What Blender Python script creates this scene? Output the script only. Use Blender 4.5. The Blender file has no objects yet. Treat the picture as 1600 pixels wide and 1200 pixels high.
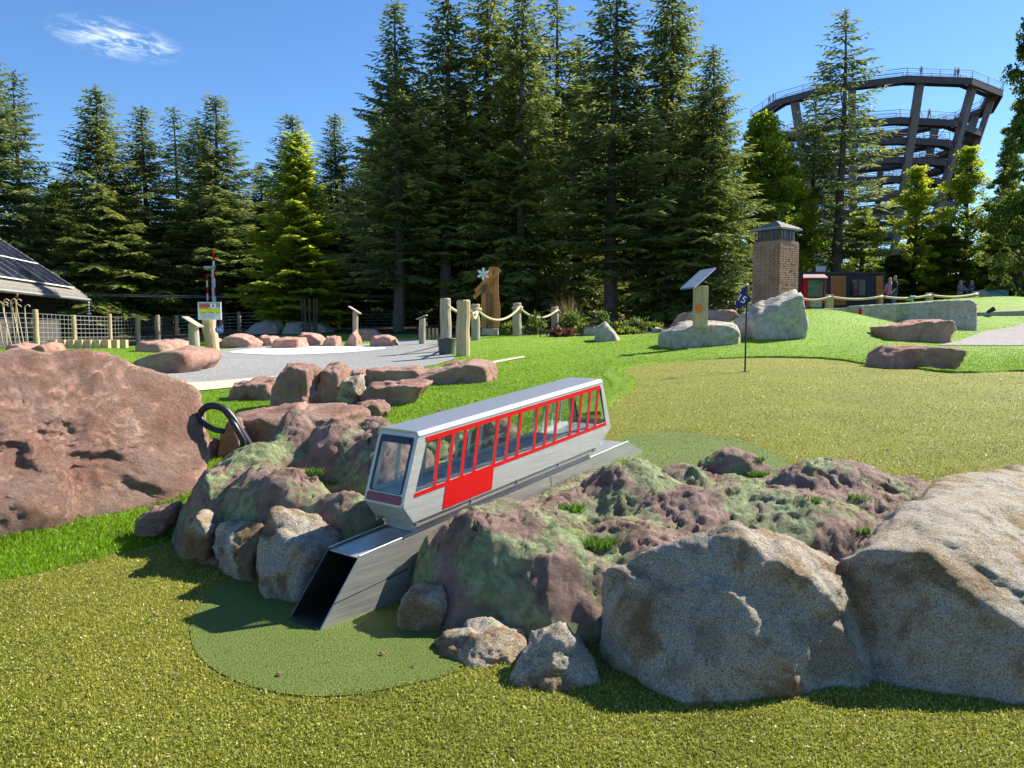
import bpy, bmesh, math, random
import numpy as np
from mathutils import Vector, Matrix, geometry

SC = bpy.context.scene
COL = SC.collection
R = math.radians
# ------------------------------------------------------------------ camera
F = 1202.0          # focal length in photo pixels (1600 wide)
CAM_H = 1.0
HORIZON = 508.0
PITCH = math.atan((600 - HORIZON) / F)
cam = bpy.data.cameras.new("camera")
cam.sensor_width = 36
cam.lens = F / 1600 * 36
cam.clip_start = 0.05
cam.clip_end = 6000
camo = bpy.data.objects.new("camera", cam)
COL.objects.link(camo)
camo.location = (0, 0, CAM_H)
camo.rotation_euler = (R(90) - PITCH, 0, 0)
SC.camera = camo
# ------------------------------------------------------------------ light
SUN_AZ, SUN_EL = 60.0, 40.0      # degrees right of the view direction, degrees up
w = bpy.data.worlds.new("World")
SC.world = w
w.use_nodes = True
nt = w.node_tree
bg = nt.nodes["Background"]
sky = nt.nodes.new("ShaderNodeTexSky")
sky.sky_type = 'NISHITA'
sky.sun_disc = False
sky.sun_elevation = R(SUN_EL)
sky.sun_rotation = R(SUN_AZ)
sky.altitude = 700
sky.air_density = 1.0
sky.dust_density = 0.15
sky.ozone_density = 6.5
SKY_STRENGTH = 0.092
bg.inputs["Strength"].default_value = SKY_STRENGTH
# a wisp of cirrus: noise along a streaked direction, where the photo shows it
tc = nt.nodes.new("ShaderNodeTexCoord")
def wn(t, **k):
    n = nt.nodes.new(t)
    for a, b in k.items():
        setattr(n, a, b)
    return n
def pixdir(px, py):
    u, v = (px - 800) / F, (600 - py) / F
    c, s = math.cos(PITCH), math.sin(PITCH)
    return Vector((u, c + s * v, -s + c * v)).normalized()
ca, cb = pixdir(85, 40), pixdir(275, 82)
ctr = (ca + cb).normalized()
ax = (cb - ca).normalized()
ay = ctr.cross(ax).normalized()
half = (cb - ca).length / 2
def wdot(vec, off=0.0, scale=1.0):
    d = wn("ShaderNodeVectorMath", operation='DOT_PRODUCT')
    nt.links.new(tc.outputs["Generated"], d.inputs[0])
    d.inputs[1].default_value = vec
    m = wn("ShaderNodeMath", operation='MULTIPLY_ADD')
    nt.links.new(d.outputs["Value"], m.inputs[0])
    m.inputs[1].default_value = scale
    m.inputs[2].default_value = off
    return m.outputs[0]
sx = wdot(ax, -ctr.dot(ax) / half, 1 / half)
sy = wdot(ay, -ctr.dot(ay) / half, 1 / half)
cx = wn("ShaderNodeCombineXYZ")
nt.links.new(sx, cx.inputs[0]); nt.links.new(sy, cx.inputs[1])
mp = wn("ShaderNodeMapping")
mp.inputs["Rotation"].default_value = (0, 0, R(8))
mp.inputs["Scale"].default_value = (1.5, 5.5, 1)
nt.links.new(cx.outputs[0], mp.inputs[0])
nz = wn("ShaderNodeTexNoise")
nz.inputs["Scale"].default_value = 1.3
nz.inputs["Detail"].default_value = 7
nz.inputs["Roughness"].default_value = 0.62
nz.inputs["Distortion"].default_value = 0.9
nt.links.new(mp.outputs[0], nz.inputs[0])
mp2 = wn("ShaderNodeMapping")
mp2.inputs["Scale"].default_value = (0.95, 3.0, 1)
nt.links.new(cx.outputs[0], mp2.inputs[0])
ln = wn("ShaderNodeVectorMath", operation='LENGTH')
nt.links.new(mp2.outputs[0], ln.inputs[0])
m1 = wn("ShaderNodeMapRange")
m1.inputs["From Min"].default_value = 1.15; m1.inputs["From Max"].default_value = 0.25
nt.links.new(ln.outputs["Value"], m1.inputs[0])
m2 = wn("ShaderNodeMapRange")
m2.inputs["From Min"].default_value = 0.42; m2.inputs["From Max"].default_value = 0.82
nt.links.new(nz.outputs[0], m2.inputs[0])
mm = wn("ShaderNodeMath", operation='MULTIPLY')
nt.links.new(m1.outputs[0], mm.inputs[0]); nt.links.new(m2.outputs[0], mm.inputs[1])
mm2 = wn("ShaderNodeMath", operation='MULTIPLY')
nt.links.new(mm.outputs[0], mm2.inputs[0]); mm2.inputs[1].default_value = 1.5
mm2.use_clamp = True
front = wn("ShaderNodeMath", operation='GREATER_THAN')
nt.links.new(wdot(ctr), front.inputs[0]); front.inputs[1].default_value = 0.5
mm3 = wn("ShaderNodeMath", operation='MULTIPLY')
nt.links.new(mm2.outputs[0], mm3.inputs[0]); nt.links.new(front.outputs[0], mm3.inputs[1])
mx = wn("ShaderNodeMixRGB")
nt.links.new(mm3.outputs[0], mx.inputs[0])
hs_ = wn("ShaderNodeHueSaturation")
hs_.inputs["Saturation"].default_value = 1.08
nt.links.new(sky.outputs[0], hs_.inputs["Color"])
nt.links.new(hs_.outputs[0], mx.inputs[1])
mx.inputs[2].default_value = (6.2, 6.9, 7.6, 1)
nt.links.new(mx.outputs[0], bg.inputs["Color"])

sl = bpy.data.lights.new("sun", 'SUN')
sl.energy = 5.0
sl.angle = R(0.53)
sl.color = (1.0, 0.93, 0.80)
so = bpy.data.objects.new("sun", sl)
COL.objects.link(so)
sd = Vector((math.sin(R(SUN_AZ)) * math.cos(R(SUN_EL)), math.cos(R(SUN_AZ)) * math.cos(R(SUN_EL)), math.sin(R(SUN_EL))))
so.rotation_euler = sd.to_track_quat('Z', 'Y').to_euler()
so.location = sd * 60
vs = SC.view_settings
vs.view_transform = 'Standard'
vs.look = 'None'
vs.exposure = 1.1
vs.gamma = 1
SC.cycles.use_denoising = True
SC.cycles.max_bounces = 8
SC.cycles.transparent_max_bounces = 12
SC.render.film_transparent = False

# ------------------------------------------------------------------ helpers
def at(px, py, Y):
    u, v = (px - 800) / F, (600 - py) / F
    c, s = math.cos(PITCH), math.sin(PITCH)
    t = Y / (c + s * v)
    return Vector((u * t, Y, CAM_H + (-s + c * v) * t))

def tag(o, label, cat=None, group=None, kind=None):
    if label: o["label"] = label
    if cat: o["category"] = cat
    if group: o["group"] = group
    if kind: o["kind"] = kind
    return o

def thing(name, loc, label, cat, group=None, rz=0.0):
    o = bpy.data.objects.new(name, None)
    o.empty_display_size = 0.1
    COL.objects.link(o)
    o.location = loc
    o.rotation_euler = (0, 0, rz)
    return tag(o, label, cat, group)

def mesh_np(name, V, faces, mat=None, smooth=False):
    """faces: (n,3) or (n,4) int array, or list of lists"""
    me = bpy.data.meshes.new(name)
    if isinstance(faces, np.ndarray):
        V = np.asarray(V, dtype=np.float32)
        n, k = faces.shape
        me.vertices.add(len(V)); me.vertices.foreach_set("co", V.ravel())
        me.loops.add(n * k); me.loops.foreach_set("vertex_index", faces.astype(np.int32).ravel())
        me.polygons.add(n)
        me.polygons.foreach_set("loop_start", np.arange(0, n * k, k, dtype=np.int32))
        me.update(calc_edges=True)
    else:
        me.from_pydata([tuple(v) for v in V], [], faces)
        me.update()
    if smooth:
        me.polygons.foreach_set("use_smooth", np.ones(len(me.polygons), dtype=bool))
    if mat: me.materials.append(mat)
    return me

def link(name, me, parent=None, loc=None):
    o = bpy.data.objects.new(name, me)
    COL.objects.link(o)
    if parent: o.parent = parent
    if loc is not None: o.location = loc
    return o

class MB:
    """collects shapes in world (or thing-local) coordinates, builds ONE mesh object"""
    def __init__(s): s.v, s.f = [], []
    def add(s, vs, fs):
        n = len(s.v)
        s.v += [Vector(v) for v in vs]
        s.f += [[i + n for i in f] for f in fs]
        return s
    def box(s, c, size, M=None):
        hx, hy, hz = [k / 2 for k in size]
        P = [Vector((x, y, z)) for z in (-hz, hz) for y in (-hy, hy) for x in (-hx, hx)]
        if M: P = [M @ p for p in P]
        c = Vector(c)
        return s.add([p + c for p in P], [(0, 2, 3, 1), (4, 5, 7, 6), (0, 1, 5, 4), (2, 6, 7, 3), (0, 4, 6, 2), (1, 3, 7, 5)])
    def prism(s, poly, d):
        """closed polygon (list of points) swept by vector d"""
        d = Vector(d); n = len(poly)
        P = [Vector(p) for p in poly]
        fs = [list(range(n))[::-1], list(range(n, 2 * n))]
        fs += [(i, (i + 1) % n, (i + 1) % n + n, i + n) for i in range(n)]
        return s.add(P + [p + d for p in P], fs)
    def tube(s, pts, r, seg=8, cap=True):
        pts = [Vector(p) for p in pts]
        rs = r if isinstance(r, (list, tuple)) else [r] * len(pts)
        vs, fs = [], []
        ref = Vector((0, 0, 1))
        t0 = (pts[1] - pts[0]).normalized()
        if abs(t0.dot(ref)) > 0.9: ref = Vector((1, 0, 0))
        a = t0.cross(ref).normalized()
        for i, p in enumerate(pts):
            t = (pts[min(i + 1, len(pts) - 1)] - pts[max(i - 1, 0)]).normalized()
            a = (a - t * a.dot(t)).normalized()
            b = t.cross(a)
            for k in range(seg):
                an = 2 * math.pi * k / seg
                vs.append(p + (a * math.cos(an) + b * math.sin(an)) * rs[i])
        for i in range(len(pts) - 1):
            for k in range(seg):
                k2 = (k + 1) % seg
                fs.append((i * seg + k, i * seg + k2, (i + 1) * seg + k2, (i + 1) * seg + k))
        if cap:
            fs.append(list(range(seg))[::-1])
            fs.append([(len(pts) - 1) * seg + k for k in range(seg)])
        return s.add(vs, fs)
    def build(s, name, mat, parent=None, origin=None, bevel=0, smooth=False, local=False):
        """vertices are world coordinates unless local; the object sits at parent (or origin)"""
        o0 = Vector((0, 0, 0))
        if not local:
            if parent is not None: o0 = world_loc(parent)
            elif origin is not None: o0 = Vector(origin)
        me = bpy.data.meshes.new(name)
        me.from_pydata([v - o0 for v in s.v], [], s.f)
        bm = bmesh.new(); bm.from_mesh(me)
        bmesh.ops.recalc_face_normals(bm, faces=bm.faces)
        if bevel:
            bmesh.ops.bevel(bm, geom=bm.edges[:], offset=bevel, segments=2, affect='EDGES', profile=0.6)
        bm.to_mesh(me); bm.free()
        if smooth:
            me.polygons.foreach_set("use_smooth", np.ones(len(me.polygons), dtype=bool))
        if mat: me.materials.append(mat)
        o = link(name, me, parent)
        if parent is None and origin is not None: o.location = origin
        return o

def world_loc(o):
    l = Vector((0, 0, 0))
    while o is not None:
        l = l + o.location
        o = o.parent
    return l

# ---- vectorised value noise
def _hash(i, j, k, seed):
    h = (i.astype(np.int64) * 374761393 + j.astype(np.int64) * 668265263 + k.astype(np.int64) * 2147483647 + seed * 974634777) & 0xFFFFFFFF
    h = ((h ^ (h >> 13)) * 1274126177) & 0xFFFFFFFF
    h = (h ^ (h >> 16)) & 0xFFFFFFFF
    h = (h * 2246822519) & 0xFFFFFFFF
    h = h ^ (h >> 15)
    return (h & 0xFFFFFF) / float(0xFFFFFF) * 2 - 1
def vnoise(P, seed=0):
    P = np.asarray(P, dtype=np.float64)
    I = np.floor(P).astype(np.int64); f = P - I
    f = f * f * f * (f * (f * 6 - 15) + 10)
    out = 0
    for dx in (0, 1):
        for dy in (0, 1):
            for dz in (0, 1):
                wgt = (f[:, 0] if dx else 1 - f[:, 0]) * (f[:, 1] if dy else 1 - f[:, 1]) * (f[:, 2] if dz else 1 - f[:, 2])
                out = out + wgt * _hash(I[:, 0] + dx, I[:, 1] + dy, I[:, 2] + dz, seed)
    return out
def fbm(P, octv=4, gain=0.5, seed=0, ridged=False):
    P = np.asarray(P, dtype=np.float64); a, s = 1.0, 0.0
    tot = 0
    for o in range(octv):
        n = vnoise(P + o * 17.3, seed + o)
        if ridged: n = 1 - 2 * np.abs(n)
        s = s + a * n; tot += a
        P = P * 2.03; a *= gain
    return s / tot
# ------------------------------------------------------------------ materials
class NM:
    def __init__(s, name):
        s.m = bpy.data.materials.new(name); s.m.use_nodes = True
        s.t = s.m.node_tree; s.b = s.t.nodes["Principled BSDF"]; s.out = s.t.nodes["Material Output"]
    def n(s, t, **k):
        x = s.t.nodes.new(t)
        for a, b in k.items(): setattr(x, a, b)
        return x
    def l(s, a, b): s.t.links.new(a, b)
    def coord(s, kind="Object", scale=(1, 1, 1), rot=(0, 0, 0)):
        if kind == "World":
            g = s.n("ShaderNodeNewGeometry"); src = g.outputs["Position"]
        else:
            g = s.n("ShaderNodeTexCoord"); src = g.outputs[kind]
        m = s.n("ShaderNodeMapping"); m.inputs["Scale"].default_value = scale; m.inputs["Rotation"].default_value = rot
        s.l(src, m.inputs[0]); return m.outputs[0]
    def noise(s, co, scale, detail=5, rough=0.55, dist=0.0, out=0):
        x = s.n("ShaderNodeTexNoise"); s.l(co, x.inputs["Vector"])
        x.inputs["Scale"].default_value = scale; x.inputs["Detail"].default_value = detail
        x.inputs["Roughness"].default_value = rough; x.inputs["Distortion"].default_value = dist
        return x.outputs[out]
    def vor(s, co, scale, feature='F1', out="Distance"):
        x = s.n("ShaderNodeTexVoronoi", feature=feature); s.l(co, x.inputs["Vector"]); x.inputs["Scale"].default_value = scale
        return x.outputs[out]
    def ramp(s, fac, stops, interp='LINEAR'):
        x = s.n("ShaderNodeValToRGB"); r = x.color_ramp; r.interpolation = interp
        while len(r.elements) > 1: r.elements.remove(r.elements[0])
        r.elements[0].position = stops[0][0]; r.elements[0].color = (*c3(stops[0][1]), 1)
        for p, c in stops[1:]:
            e = r.elements.new(p); e.color = (*c3(c), 1)
        s.l(fac, x.inputs[0]); return x.outputs[0]
    def rng(s, v, a, b, c=0.0, d=1.0):
        x = s.n("ShaderNodeMapRange"); s.l(v, x.inputs[0])
        for i, k in enumerate((a, b, c, d)): x.inputs[i + 1].default_value = k
        return x.outputs[0]
    def mix(s, fac, a, b, mode='MIX'):
        x = s.n("ShaderNodeMixRGB", blend_type=mode)
        for i, k in enumerate((fac, a, b)):
            if isinstance(k, (int, float)) and i == 0: x.inputs[0].default_value = k
            elif isinstance(k, (tuple, list)): x.inputs[i].default_value = (*k[:3], 1)
            else: s.l(k, x.inputs[i])
        return x.outputs[0]
    def math(s, op, a, b=0.0):
        x = s.n("ShaderNodeMath", operation=op)
        for i, k in enumerate((a, b)):
            if isinstance(k, (int, float)): x.inputs[i].default_value = k
            else: s.l(k, x.inputs[i])
        return x.outputs[0]
    def bump(s, h, strength=0.5, dist=0.02, prev=None):
        x = s.n("ShaderNodeBump"); x.inputs["Strength"].default_value = strength; x.inputs["Distance"].default_value = dist
        s.l(h, x.inputs["Height"])
        if prev is not None: s.l(prev, x.inputs["Normal"])
        return x.outputs[0]
    def fin(s, col=None, rough=None, normal=None, metal=None, spec=None):
        for nm, k in (("Base Color", col), ("Roughness", rough), ("Metallic", metal), ("Specular IOR Level", spec), ("Normal", normal)):
            if k is None: continue
            if isinstance(k, (int, float)): s.b.inputs[nm].default_value = k
            elif isinstance(k, (tuple, list)): s.b.inputs[nm].default_value = (*k[:3], 1)
            else: s.l(k, s.b.inputs[nm])
        return s.m
def c3(c): return (c, c, c) if isinstance(c, (int, float)) else tuple(c)

def plain(name, col, rough=0.6, metal=0.0, var=0.15, scale=30, bump=0.0):
    m = NM(name); co = m.coord()
    n = m.noise(co, scale, 4)
    lo = tuple(k * (1 - var) for k in col); hi = tuple(min(1, k * (1 + var)) for k in col)
    return m.fin(m.ramp(n, [(0.3, lo), (0.7, hi)]), m.rng(n, 0.3, 0.7, rough - 0.06, rough + 0.08), m.bump(n, bump, 0.01) if bump else None, metal)

def m_granite():
    m = NM("granite"); co = m.coord("World")
    fine = m.noise(co, 210, 4, 0.65)
    grain = m.vor(co, 330, out="Color")
    g = m.n("ShaderNodeSeparateColor"); m.l(grain, g.inputs[0])
    base = m.ramp(fine, [(0.32, (0.17, 0.15, 0.12)), (0.48, (0.47, 0.42, 0.34)), (0.68, (0.70, 0.63, 0.52))])
    sp = m.ramp(g.outputs[0], [(0.0, 0.5), (0.14, 0.52), (0.22, 0.93), (0.82, 1.0), (0.92, 1.15)])
    col = m.mix(0.7, base, sp, 'MULTIPLY')
    big = m.noise(co, 4.2, 6, 0.62, 0.6)
    stain = m.ramp(big, [(0.36, (0.66, 0.62, 0.56)), (0.44, (1, 1, 1)), (0.51, (0.96, 0.88, 0.76)), (0.58, (0.62, 0.44, 0.26)), (0.66, (0.42, 0.27, 0.13))])
    col = m.mix(0.9, col, stain, 'MULTIPLY')
    lich = m.rng(m.noise(co, 11, 6, 0.7), 0.56, 0.68)
    col = m.mix(m.math('MULTIPLY', lich, 0.5), col, (0.09, 0.075, 0.05))
    b = m.bump(m.noise(co, 26, 9, 0.72), 1.0, 0.03)
    b = m.bump(m.noise(co, 120, 5, 0.7), 0.6, 0.008, b)
    return m.fin(col, 0.78, b, spec=0.3)
def m_granite_far():
    m = NM("granite_block"); co = m.coord("World")
    n = m.noise(co, 9, 8, 0.7); n2 = m.noise(co, 1.6, 5, 0.6)
    col = m.ramp(n, [(0.3, (0.24, 0.225, 0.19)), (0.7, (0.56, 0.52, 0.44))])
    col = m.mix(0.6, col, m.ramp(n2, [(0.45, (1, 1, 1)), (0.65, (0.85, 0.72, 0.55))]), 'MULTIPLY')
    return m.fin(col, 0.8, m.bump(n, 0.8, 0.04), spec=0.3)
def m_sandstone():
    m = NM("red_sandstone"); co = m.coord("World")
    big = m.noise(co, 3.2, 7, 0.62, 0.4); fine = m.noise(co, 60, 5, 0.65)
    col = m.ramp(big, [(0.26, (0.36, 0.18, 0.13)), (0.42, (0.60, 0.335, 0.25)), (0.56, (0.70, 0.43, 0.335)), (0.74, (0.82, 0.60, 0.48))])
    col = m.mix(0.55, col, m.ramp(fine, [(0.3, 0.55), (0.5, 1.0), (0.75, 1.1)]), 'MULTIPLY')
    vein = m.noise(m.coord("World", (1.4, 1.4, 2.8), (0.4, 0.5, 0.3)), 0.8, 2, 0.45, 0.5)
    vm = m.math('ABSOLUTE', m.math('SUBTRACT', vein, 0.5))
    col = m.mix(m.math('MULTIPLY', m.rng(vm, 0.03, 0.0, 0.0, 0.5), m.rng(fine, 0.4, 0.6)), col, (0.58, 0.40, 0.31))
    pits = m.rng(m.noise(co, 21, 8, 0.75), 0.36, 0.28)
    col = m.mix(m.math('MULTIPLY', pits, 0.5), col, (0.09, 0.05, 0.04))
    b = m.bump(m.noise(co, 15, 10, 0.78), 1.0, 0.07)
    b = m.bump(fine, 0.6, 0.008, b)
    return m.fin(col, 0.88, b, spec=0.2)
def m_painted():
    m = NM("painted_rockwork"); co = m.coord("World")
    fine = m.noise(co, 75, 6, 0.7); mid = m.noise(co, 20, 7, 0.68, 0.5)
    brown = m.ramp(m.noise(co, 9, 6, 0.65), [(0.27, (0.13, 0.08, 0.06)), (0.44, (0.33, 0.20, 0.155)), (0.66, (0.50, 0.335, 0.275))])
    gm = m.noise(m.coord("World", (1, 1, 1.0), (0, 0, 0.7)), 3.6, 6, 0.62, 0.7)
    green = m.ramp(mid, [(0.3, (0.12, 0.18, 0.065)), (0.48, (0.30, 0.40, 0.165)), (0.66, (0.52, 0.62, 0.30))])
    col = m.mix(m.math('MULTIPLY', m.rng(gm, 0.49, 0.58), m.rng(mid, 0.28, 0.52, 0.25, 0.9)), brown, green)
    ym = m.noise(co, 5.5, 5, 0.6, 0.4)
    col = m.mix(m.math('MULTIPLY', m.rng(ym, 0.60, 0.70), m.rng(mid, 0.4, 0.6)), col, (0.34, 0.40, 0.06))
    dk = m.noise(co, 6.3, 5, 0.6)
    col = m.mix(m.rng(dk, 0.34, 0.27, 0, 0.5), col, (0.03, 0.035, 0.035))
    b = m.bump(m.noise(co, 28, 10, 0.78), 1.0, 0.05)
    b = m.bump(fine, 0.8, 0.008, b)
    return m.fin(col, 0.72, b, spec=0.35)
def m_turf_base(name, c1, c2, c3_):
    m = NM(name); co = m.coord("World")
    n = m.noise(co, 160, 4, 0.7); n2 = m.noise(co, 1.3, 4, 0.6)
    col = m.ramp(n, [(0.3, c1), (0.52, c2), (0.72, c3_)])
    col = m.mix(0.6, col, m.ramp(n2, [(0.35, (0.78, 0.8, 0.72)), (0.65, (1.1, 1.1, 1.1))]), 'MULTIPLY')
    return m.fin(col, 0.7, m.bump(n, 1.0, 0.02), spec=0.3)
def m_blade(name, lo, mid, hi, rough=0.4, trans=0.3, spec=0.5):
    m = NM(name)
    a = m.n("ShaderNodeAttribute"); a.attribute_name = "rnd"
    col = m.ramp(a.outputs["Fac"], [(0.0, lo), (0.55, mid), (1.0, hi)])
    big = m.noise(m.coord("World"), 1.6, 5, 0.65)
    col = m.mix(0.75, col, m.ramp(big, [(0.34, (0.58, 0.62, 0.5)), (0.5, (0.95, 0.95, 0.9)), (0.66, (1.12, 1.1, 1.15))]), 'MULTIPLY')
    m.fin(col, rough, None, spec=spec)
    tr = m.n("ShaderNodeBsdfTranslucent"); m.l(col, tr.inputs[0])
    mx = m.n("ShaderNodeMixShader"); mx.inputs[0].default_value = trans
    m.l(m.b.outputs[0], mx.inputs[1]); m.l(tr.outputs[0], mx.inputs[2]); m.l(mx.outputs[0], m.out.inputs[0])
    return m.m
def m_leaf(name, lo, mid, hi, trans=0.4):
    m = NM(name)
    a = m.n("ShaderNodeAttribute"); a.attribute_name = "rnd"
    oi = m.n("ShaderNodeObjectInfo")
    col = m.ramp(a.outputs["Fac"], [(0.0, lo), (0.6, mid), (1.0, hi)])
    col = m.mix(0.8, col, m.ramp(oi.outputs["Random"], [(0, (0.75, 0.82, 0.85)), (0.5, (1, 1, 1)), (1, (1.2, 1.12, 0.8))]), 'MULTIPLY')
    m.fin(col, 0.55, None, spec=0.3)
    tr = m.n("ShaderNodeBsdfTranslucent"); m.l(col, tr.inputs[0])
    mx = m.n("ShaderNodeMixShader"); mx.inputs[0].default_value = trans
    m.l(m.b.outputs[0], mx.inputs[1]); m.l(tr.outputs[0], mx.inputs[2]); m.l(mx.outputs[0], m.out.inputs[0])
    return m.m
def m_bark(name, c1, c2):
    m = NM(name); co = m.coord("Object", (6, 6, 1.2))
    n = m.noise(co, 3, 7, 0.7)
    return m.fin(m.ramp(n, [(0.3, c1), (0.7, c2)]), 0.9, m.bump(n, 1.0, 0.05))
def m_wood(name, c1, c2, sc=1.0):
    m = NM(name); co = m.coord("Object", (9 * sc, 9 * sc, 0.9 * sc))
    n = m.noise(co, 2.2, 7, 0.65, 0.8); n2 = m.noise(m.coord("Object"), 1.6, 4)
    col = m.ramp(n, [(0.3, c1), (0.68, c2)])
    col = m.mix(0.4, col, m.ramp(n2, [(0.35, (0.75, 0.72, 0.7)), (0.65, (1, 1, 1))]), 'MULTIPLY')
    return m.fin(col, 0.65, m.bump(n, 0.4, 0.01))
def m_steel(name, col=(0.56, 0.56, 0.53), rough=0.34, rot=0.0, metal=1.0):
    m = NM(name); co = m.coord("World", (1, 1, 1), (0, 0, -rot))
    st = m.n("ShaderNodeMapping"); m.l(co, st.inputs[0]); st.inputs["Scale"].default_value = (260, 5, 260)
    n = m.noise(st.outputs[0], 1.0, 4, 0.6); sm = m.noise(m.coord("World"), 9, 5, 0.65, 0.5)
    c = m.mix(0.5, m.ramp(n, [(0.3, tuple(k * 0.82 for k in col)), (0.7, tuple(min(1, k * 1.08) for k in col))]), m.ramp(sm, [(0.32, (0.76, 0.75, 0.72)), (0.66, (1.04, 1.04, 1.04))]), 'MULTIPLY')
    rr = m.math('ADD', m.rng(n, 0.3, 0.7, rough - 0.05, rough + 0.08), m.rng(sm, 0.35, 0.65, 0.08, -0.03))
    return m.fin(c, rr, m.bump(n, 0.06, 0.002), metal)
def m_paint(name, col, rough=0.3, grime=0.25):
    m = NM(name); co = m.coord("World")
    n = m.noise(co, 14, 6, 0.65); n2 = m.noise(co, 90, 3)
    c = m.mix(grime, col, m.ramp(n, [(0.35, tuple(k * 0.7 for k in col)), (0.65, tuple(min(1, k * 1.06) for k in col))]))
    m.fin(c, m.rng(n, 0.35, 0.65, rough + 0.1, rough - 0.04), m.bump(n2, 0.02, 0.002))
    return m.m
def m_glass(name, tint=(0.93, 0.96, 0.95), mirror=0.9):
    m = NM(name)
    tr = m.n("ShaderNodeBsdfTransparent"); tr.inputs[0].default_value = (*tint, 1)
    gl = m.n("ShaderNodeBsdfGlossy"); gl.inputs["Roughness"].default_value = 0.03
    lw = m.n("ShaderNodeLayerWeight"); lw.inputs[0].default_value = 0.5
    f4 = m.math('POWER', lw.outputs["Facing"], 4.0)
    mx = m.n("ShaderNodeMixShader"); m.l(m.rng(f4, 0, 1, .025, .6), mx.inputs[0])
    m.l(tr.outputs[0], mx.inputs[1]); m.l(gl.outputs[0], mx.inputs[2]); m.l(mx.outputs[0], m.out.inputs[0])
    return m.m
def m_gravel(name, dark, light, scale=70):
    m = NM(name); co = m.coord("World")
    v = m.vor(co, scale, out="Color"); g = m.n("ShaderNodeSeparateColor"); m.l(v, g.inputs[0])
    d = m.vor(co, scale); n2 = m.noise(co, 0.8, 4)
    col = m.ramp(g.outputs[0], [(0.05, dark), (0.55, tuple((a + b) / 2 for a, b in zip(dark, light))), (1.0, light)])
    col = m.mix(0.5, col, m.ramp(n2, [(0.35, (0.85, 0.85, 0.86)), (0.65, (1.05, 1.05, 1.04))]), 'MULTIPLY')
    return m.fin(col, 0.85, m.bump(d, 0.8, 0.01), spec=0.3)
def m_brick():
    m = NM("small_brick"); co = m.coord("Object")
    n = m.noise(co, 2.4, 5, 0.6); n2 = m.noise(co, 40, 3)
    col = m.ramp(n, [(0.3, (0.28, 0.14, 0.09)), (0.5, (0.40, 0.225, 0.155)), (0.7, (0.44, 0.29, 0.22))])
    col = m.mix(0.5, col, m.ramp(n2, [(0.3, 0.7), (0.7, 1.1)]), 'MULTIPLY')
    return m.fin(col, 0.85, m.bump(n2, 0.4, 0.01))
M = {}
M['granite'] = m_granite(); M['granite_far'] = m_granite_far(); M['sandstone'] = m_sandstone(); M['painted'] = m_painted()
M['lawn'] = m_turf_base("lawn_turf", (0.12, 0.225, 0.006), (0.19, 0.33, 0.010), (0.26, 0.42, 0.025))
M['olive'] = m_turf_base("putting_turf", (0.15, 0.155, 0.012), (0.26, 0.26, 0.026), (0.36, 0.355, 0.06))
M['mat'] = m_turf_base("tee_turf", (0.09, 0.135, 0.024), (0.17, 0.235, 0.04), (0.27, 0.34, 0.08))
M['b_lawn'] = m_blade("lawn_fibre", (0.12, 0.25, 0.005), (0.22, 0.38, 0.010), (0.33, 0.49, 0.03), 0.5, 0.45, 0.35)
M['b_olive'] = m_blade("putting_fibre", (0.20, 0.215, 0.02), (0.40, 0.41, 0.055), (0.57, 0.57, 0.17), 0.4, 0.35, 0.4)
M['b_mat'] = m_blade("tee_fibre", (0.12, 0.175, 0.03), (0.245, 0.325, 0.06), (0.42, 0.49, 0.15), 0.45, 0.35, 0.35)
M['b_tuft'] = m_blade("tuft_blade", (0.05, 0.14, 0.01), (0.12, 0.28, 0.02), (0.28, 0.42, 0.06), 0.4, 0.4)
M['spruce'] = m_leaf("spruce_needles", (0.06, 0.095, 0.022), (0.17, 0.22, 0.045), (0.34, 0.36, 0.075), 0.5)
M['fir'] = m_leaf("fir_needles", (0.05, 0.09, 0.03), (0.13, 0.19, 0.055), (0.28, 0.31, 0.085), 0.48)
M['bright'] = m_leaf("broad_leaves", (0.17, 0.23, 0.016), (0.38, 0.46, 0.034), (0.58, 0.62, 0.06), 0.64)
M['darkleaf'] = m_leaf("dark_leaves", (0.06, 0.10, 0.016), (0.16, 0.225, 0.032), (0.34, 0.38, 0.055), 0.52)  # darker green foliage for bushy trees, shrubs and bed plants
M['bark'] = m_bark("bark", (0.05, 0.042, 0.035), (0.17, 0.145, 0.12))
M['bark_dark'] = m_bark("dark_bark", (0.025, 0.02, 0.016), (0.09, 0.075, 0.06))
M['log'] = m_wood("peeled_log", (0.36, 0.25, 0.13), (0.62, 0.47, 0.28))
M['log_grey'] = m_wood("weathered_log", (0.28, 0.235, 0.165), (0.50, 0.43, 0.32))
M['plank'] = m_wood("pale_plank", (0.42, 0.29, 0.16), (0.66, 0.50, 0.31))
M['orange_wood'] = m_wood("oiled_wood", (0.32, 0.115, 0.03), (0.62, 0.27, 0.07))
M['dark_wood'] = m_wood("dark_board", (0.012, 0.011, 0.011), (0.035, 0.032, 0.03))
M['brown_wood'] = m_wood("brown_board", (0.07, 0.035, 0.02), (0.16, 0.085, 0.05))
M['rope'] = plain("rope", (0.55, 0.45, 0.28), 0.85, 0, 0.25, 60, 0.5)
M['steel'] = m_steel("brushed_steel", (0.52, 0.51, 0.47), 0.42, R(-38.5), 0.7)
M['steel_side'] = m_steel("satin_side_steel", (0.55, 0.55, 0.51), 0.45, R(-38.5), 0.35)
M['roof_steel'] = plain("roof_steel", (0.44, 0.46, 0.49), 0.42, 0.7, 0.05, 200)
M['galv'] = m_steel("galvanised", (0.5, 0.51, 0.52), 0.5, 0.0)
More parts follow.
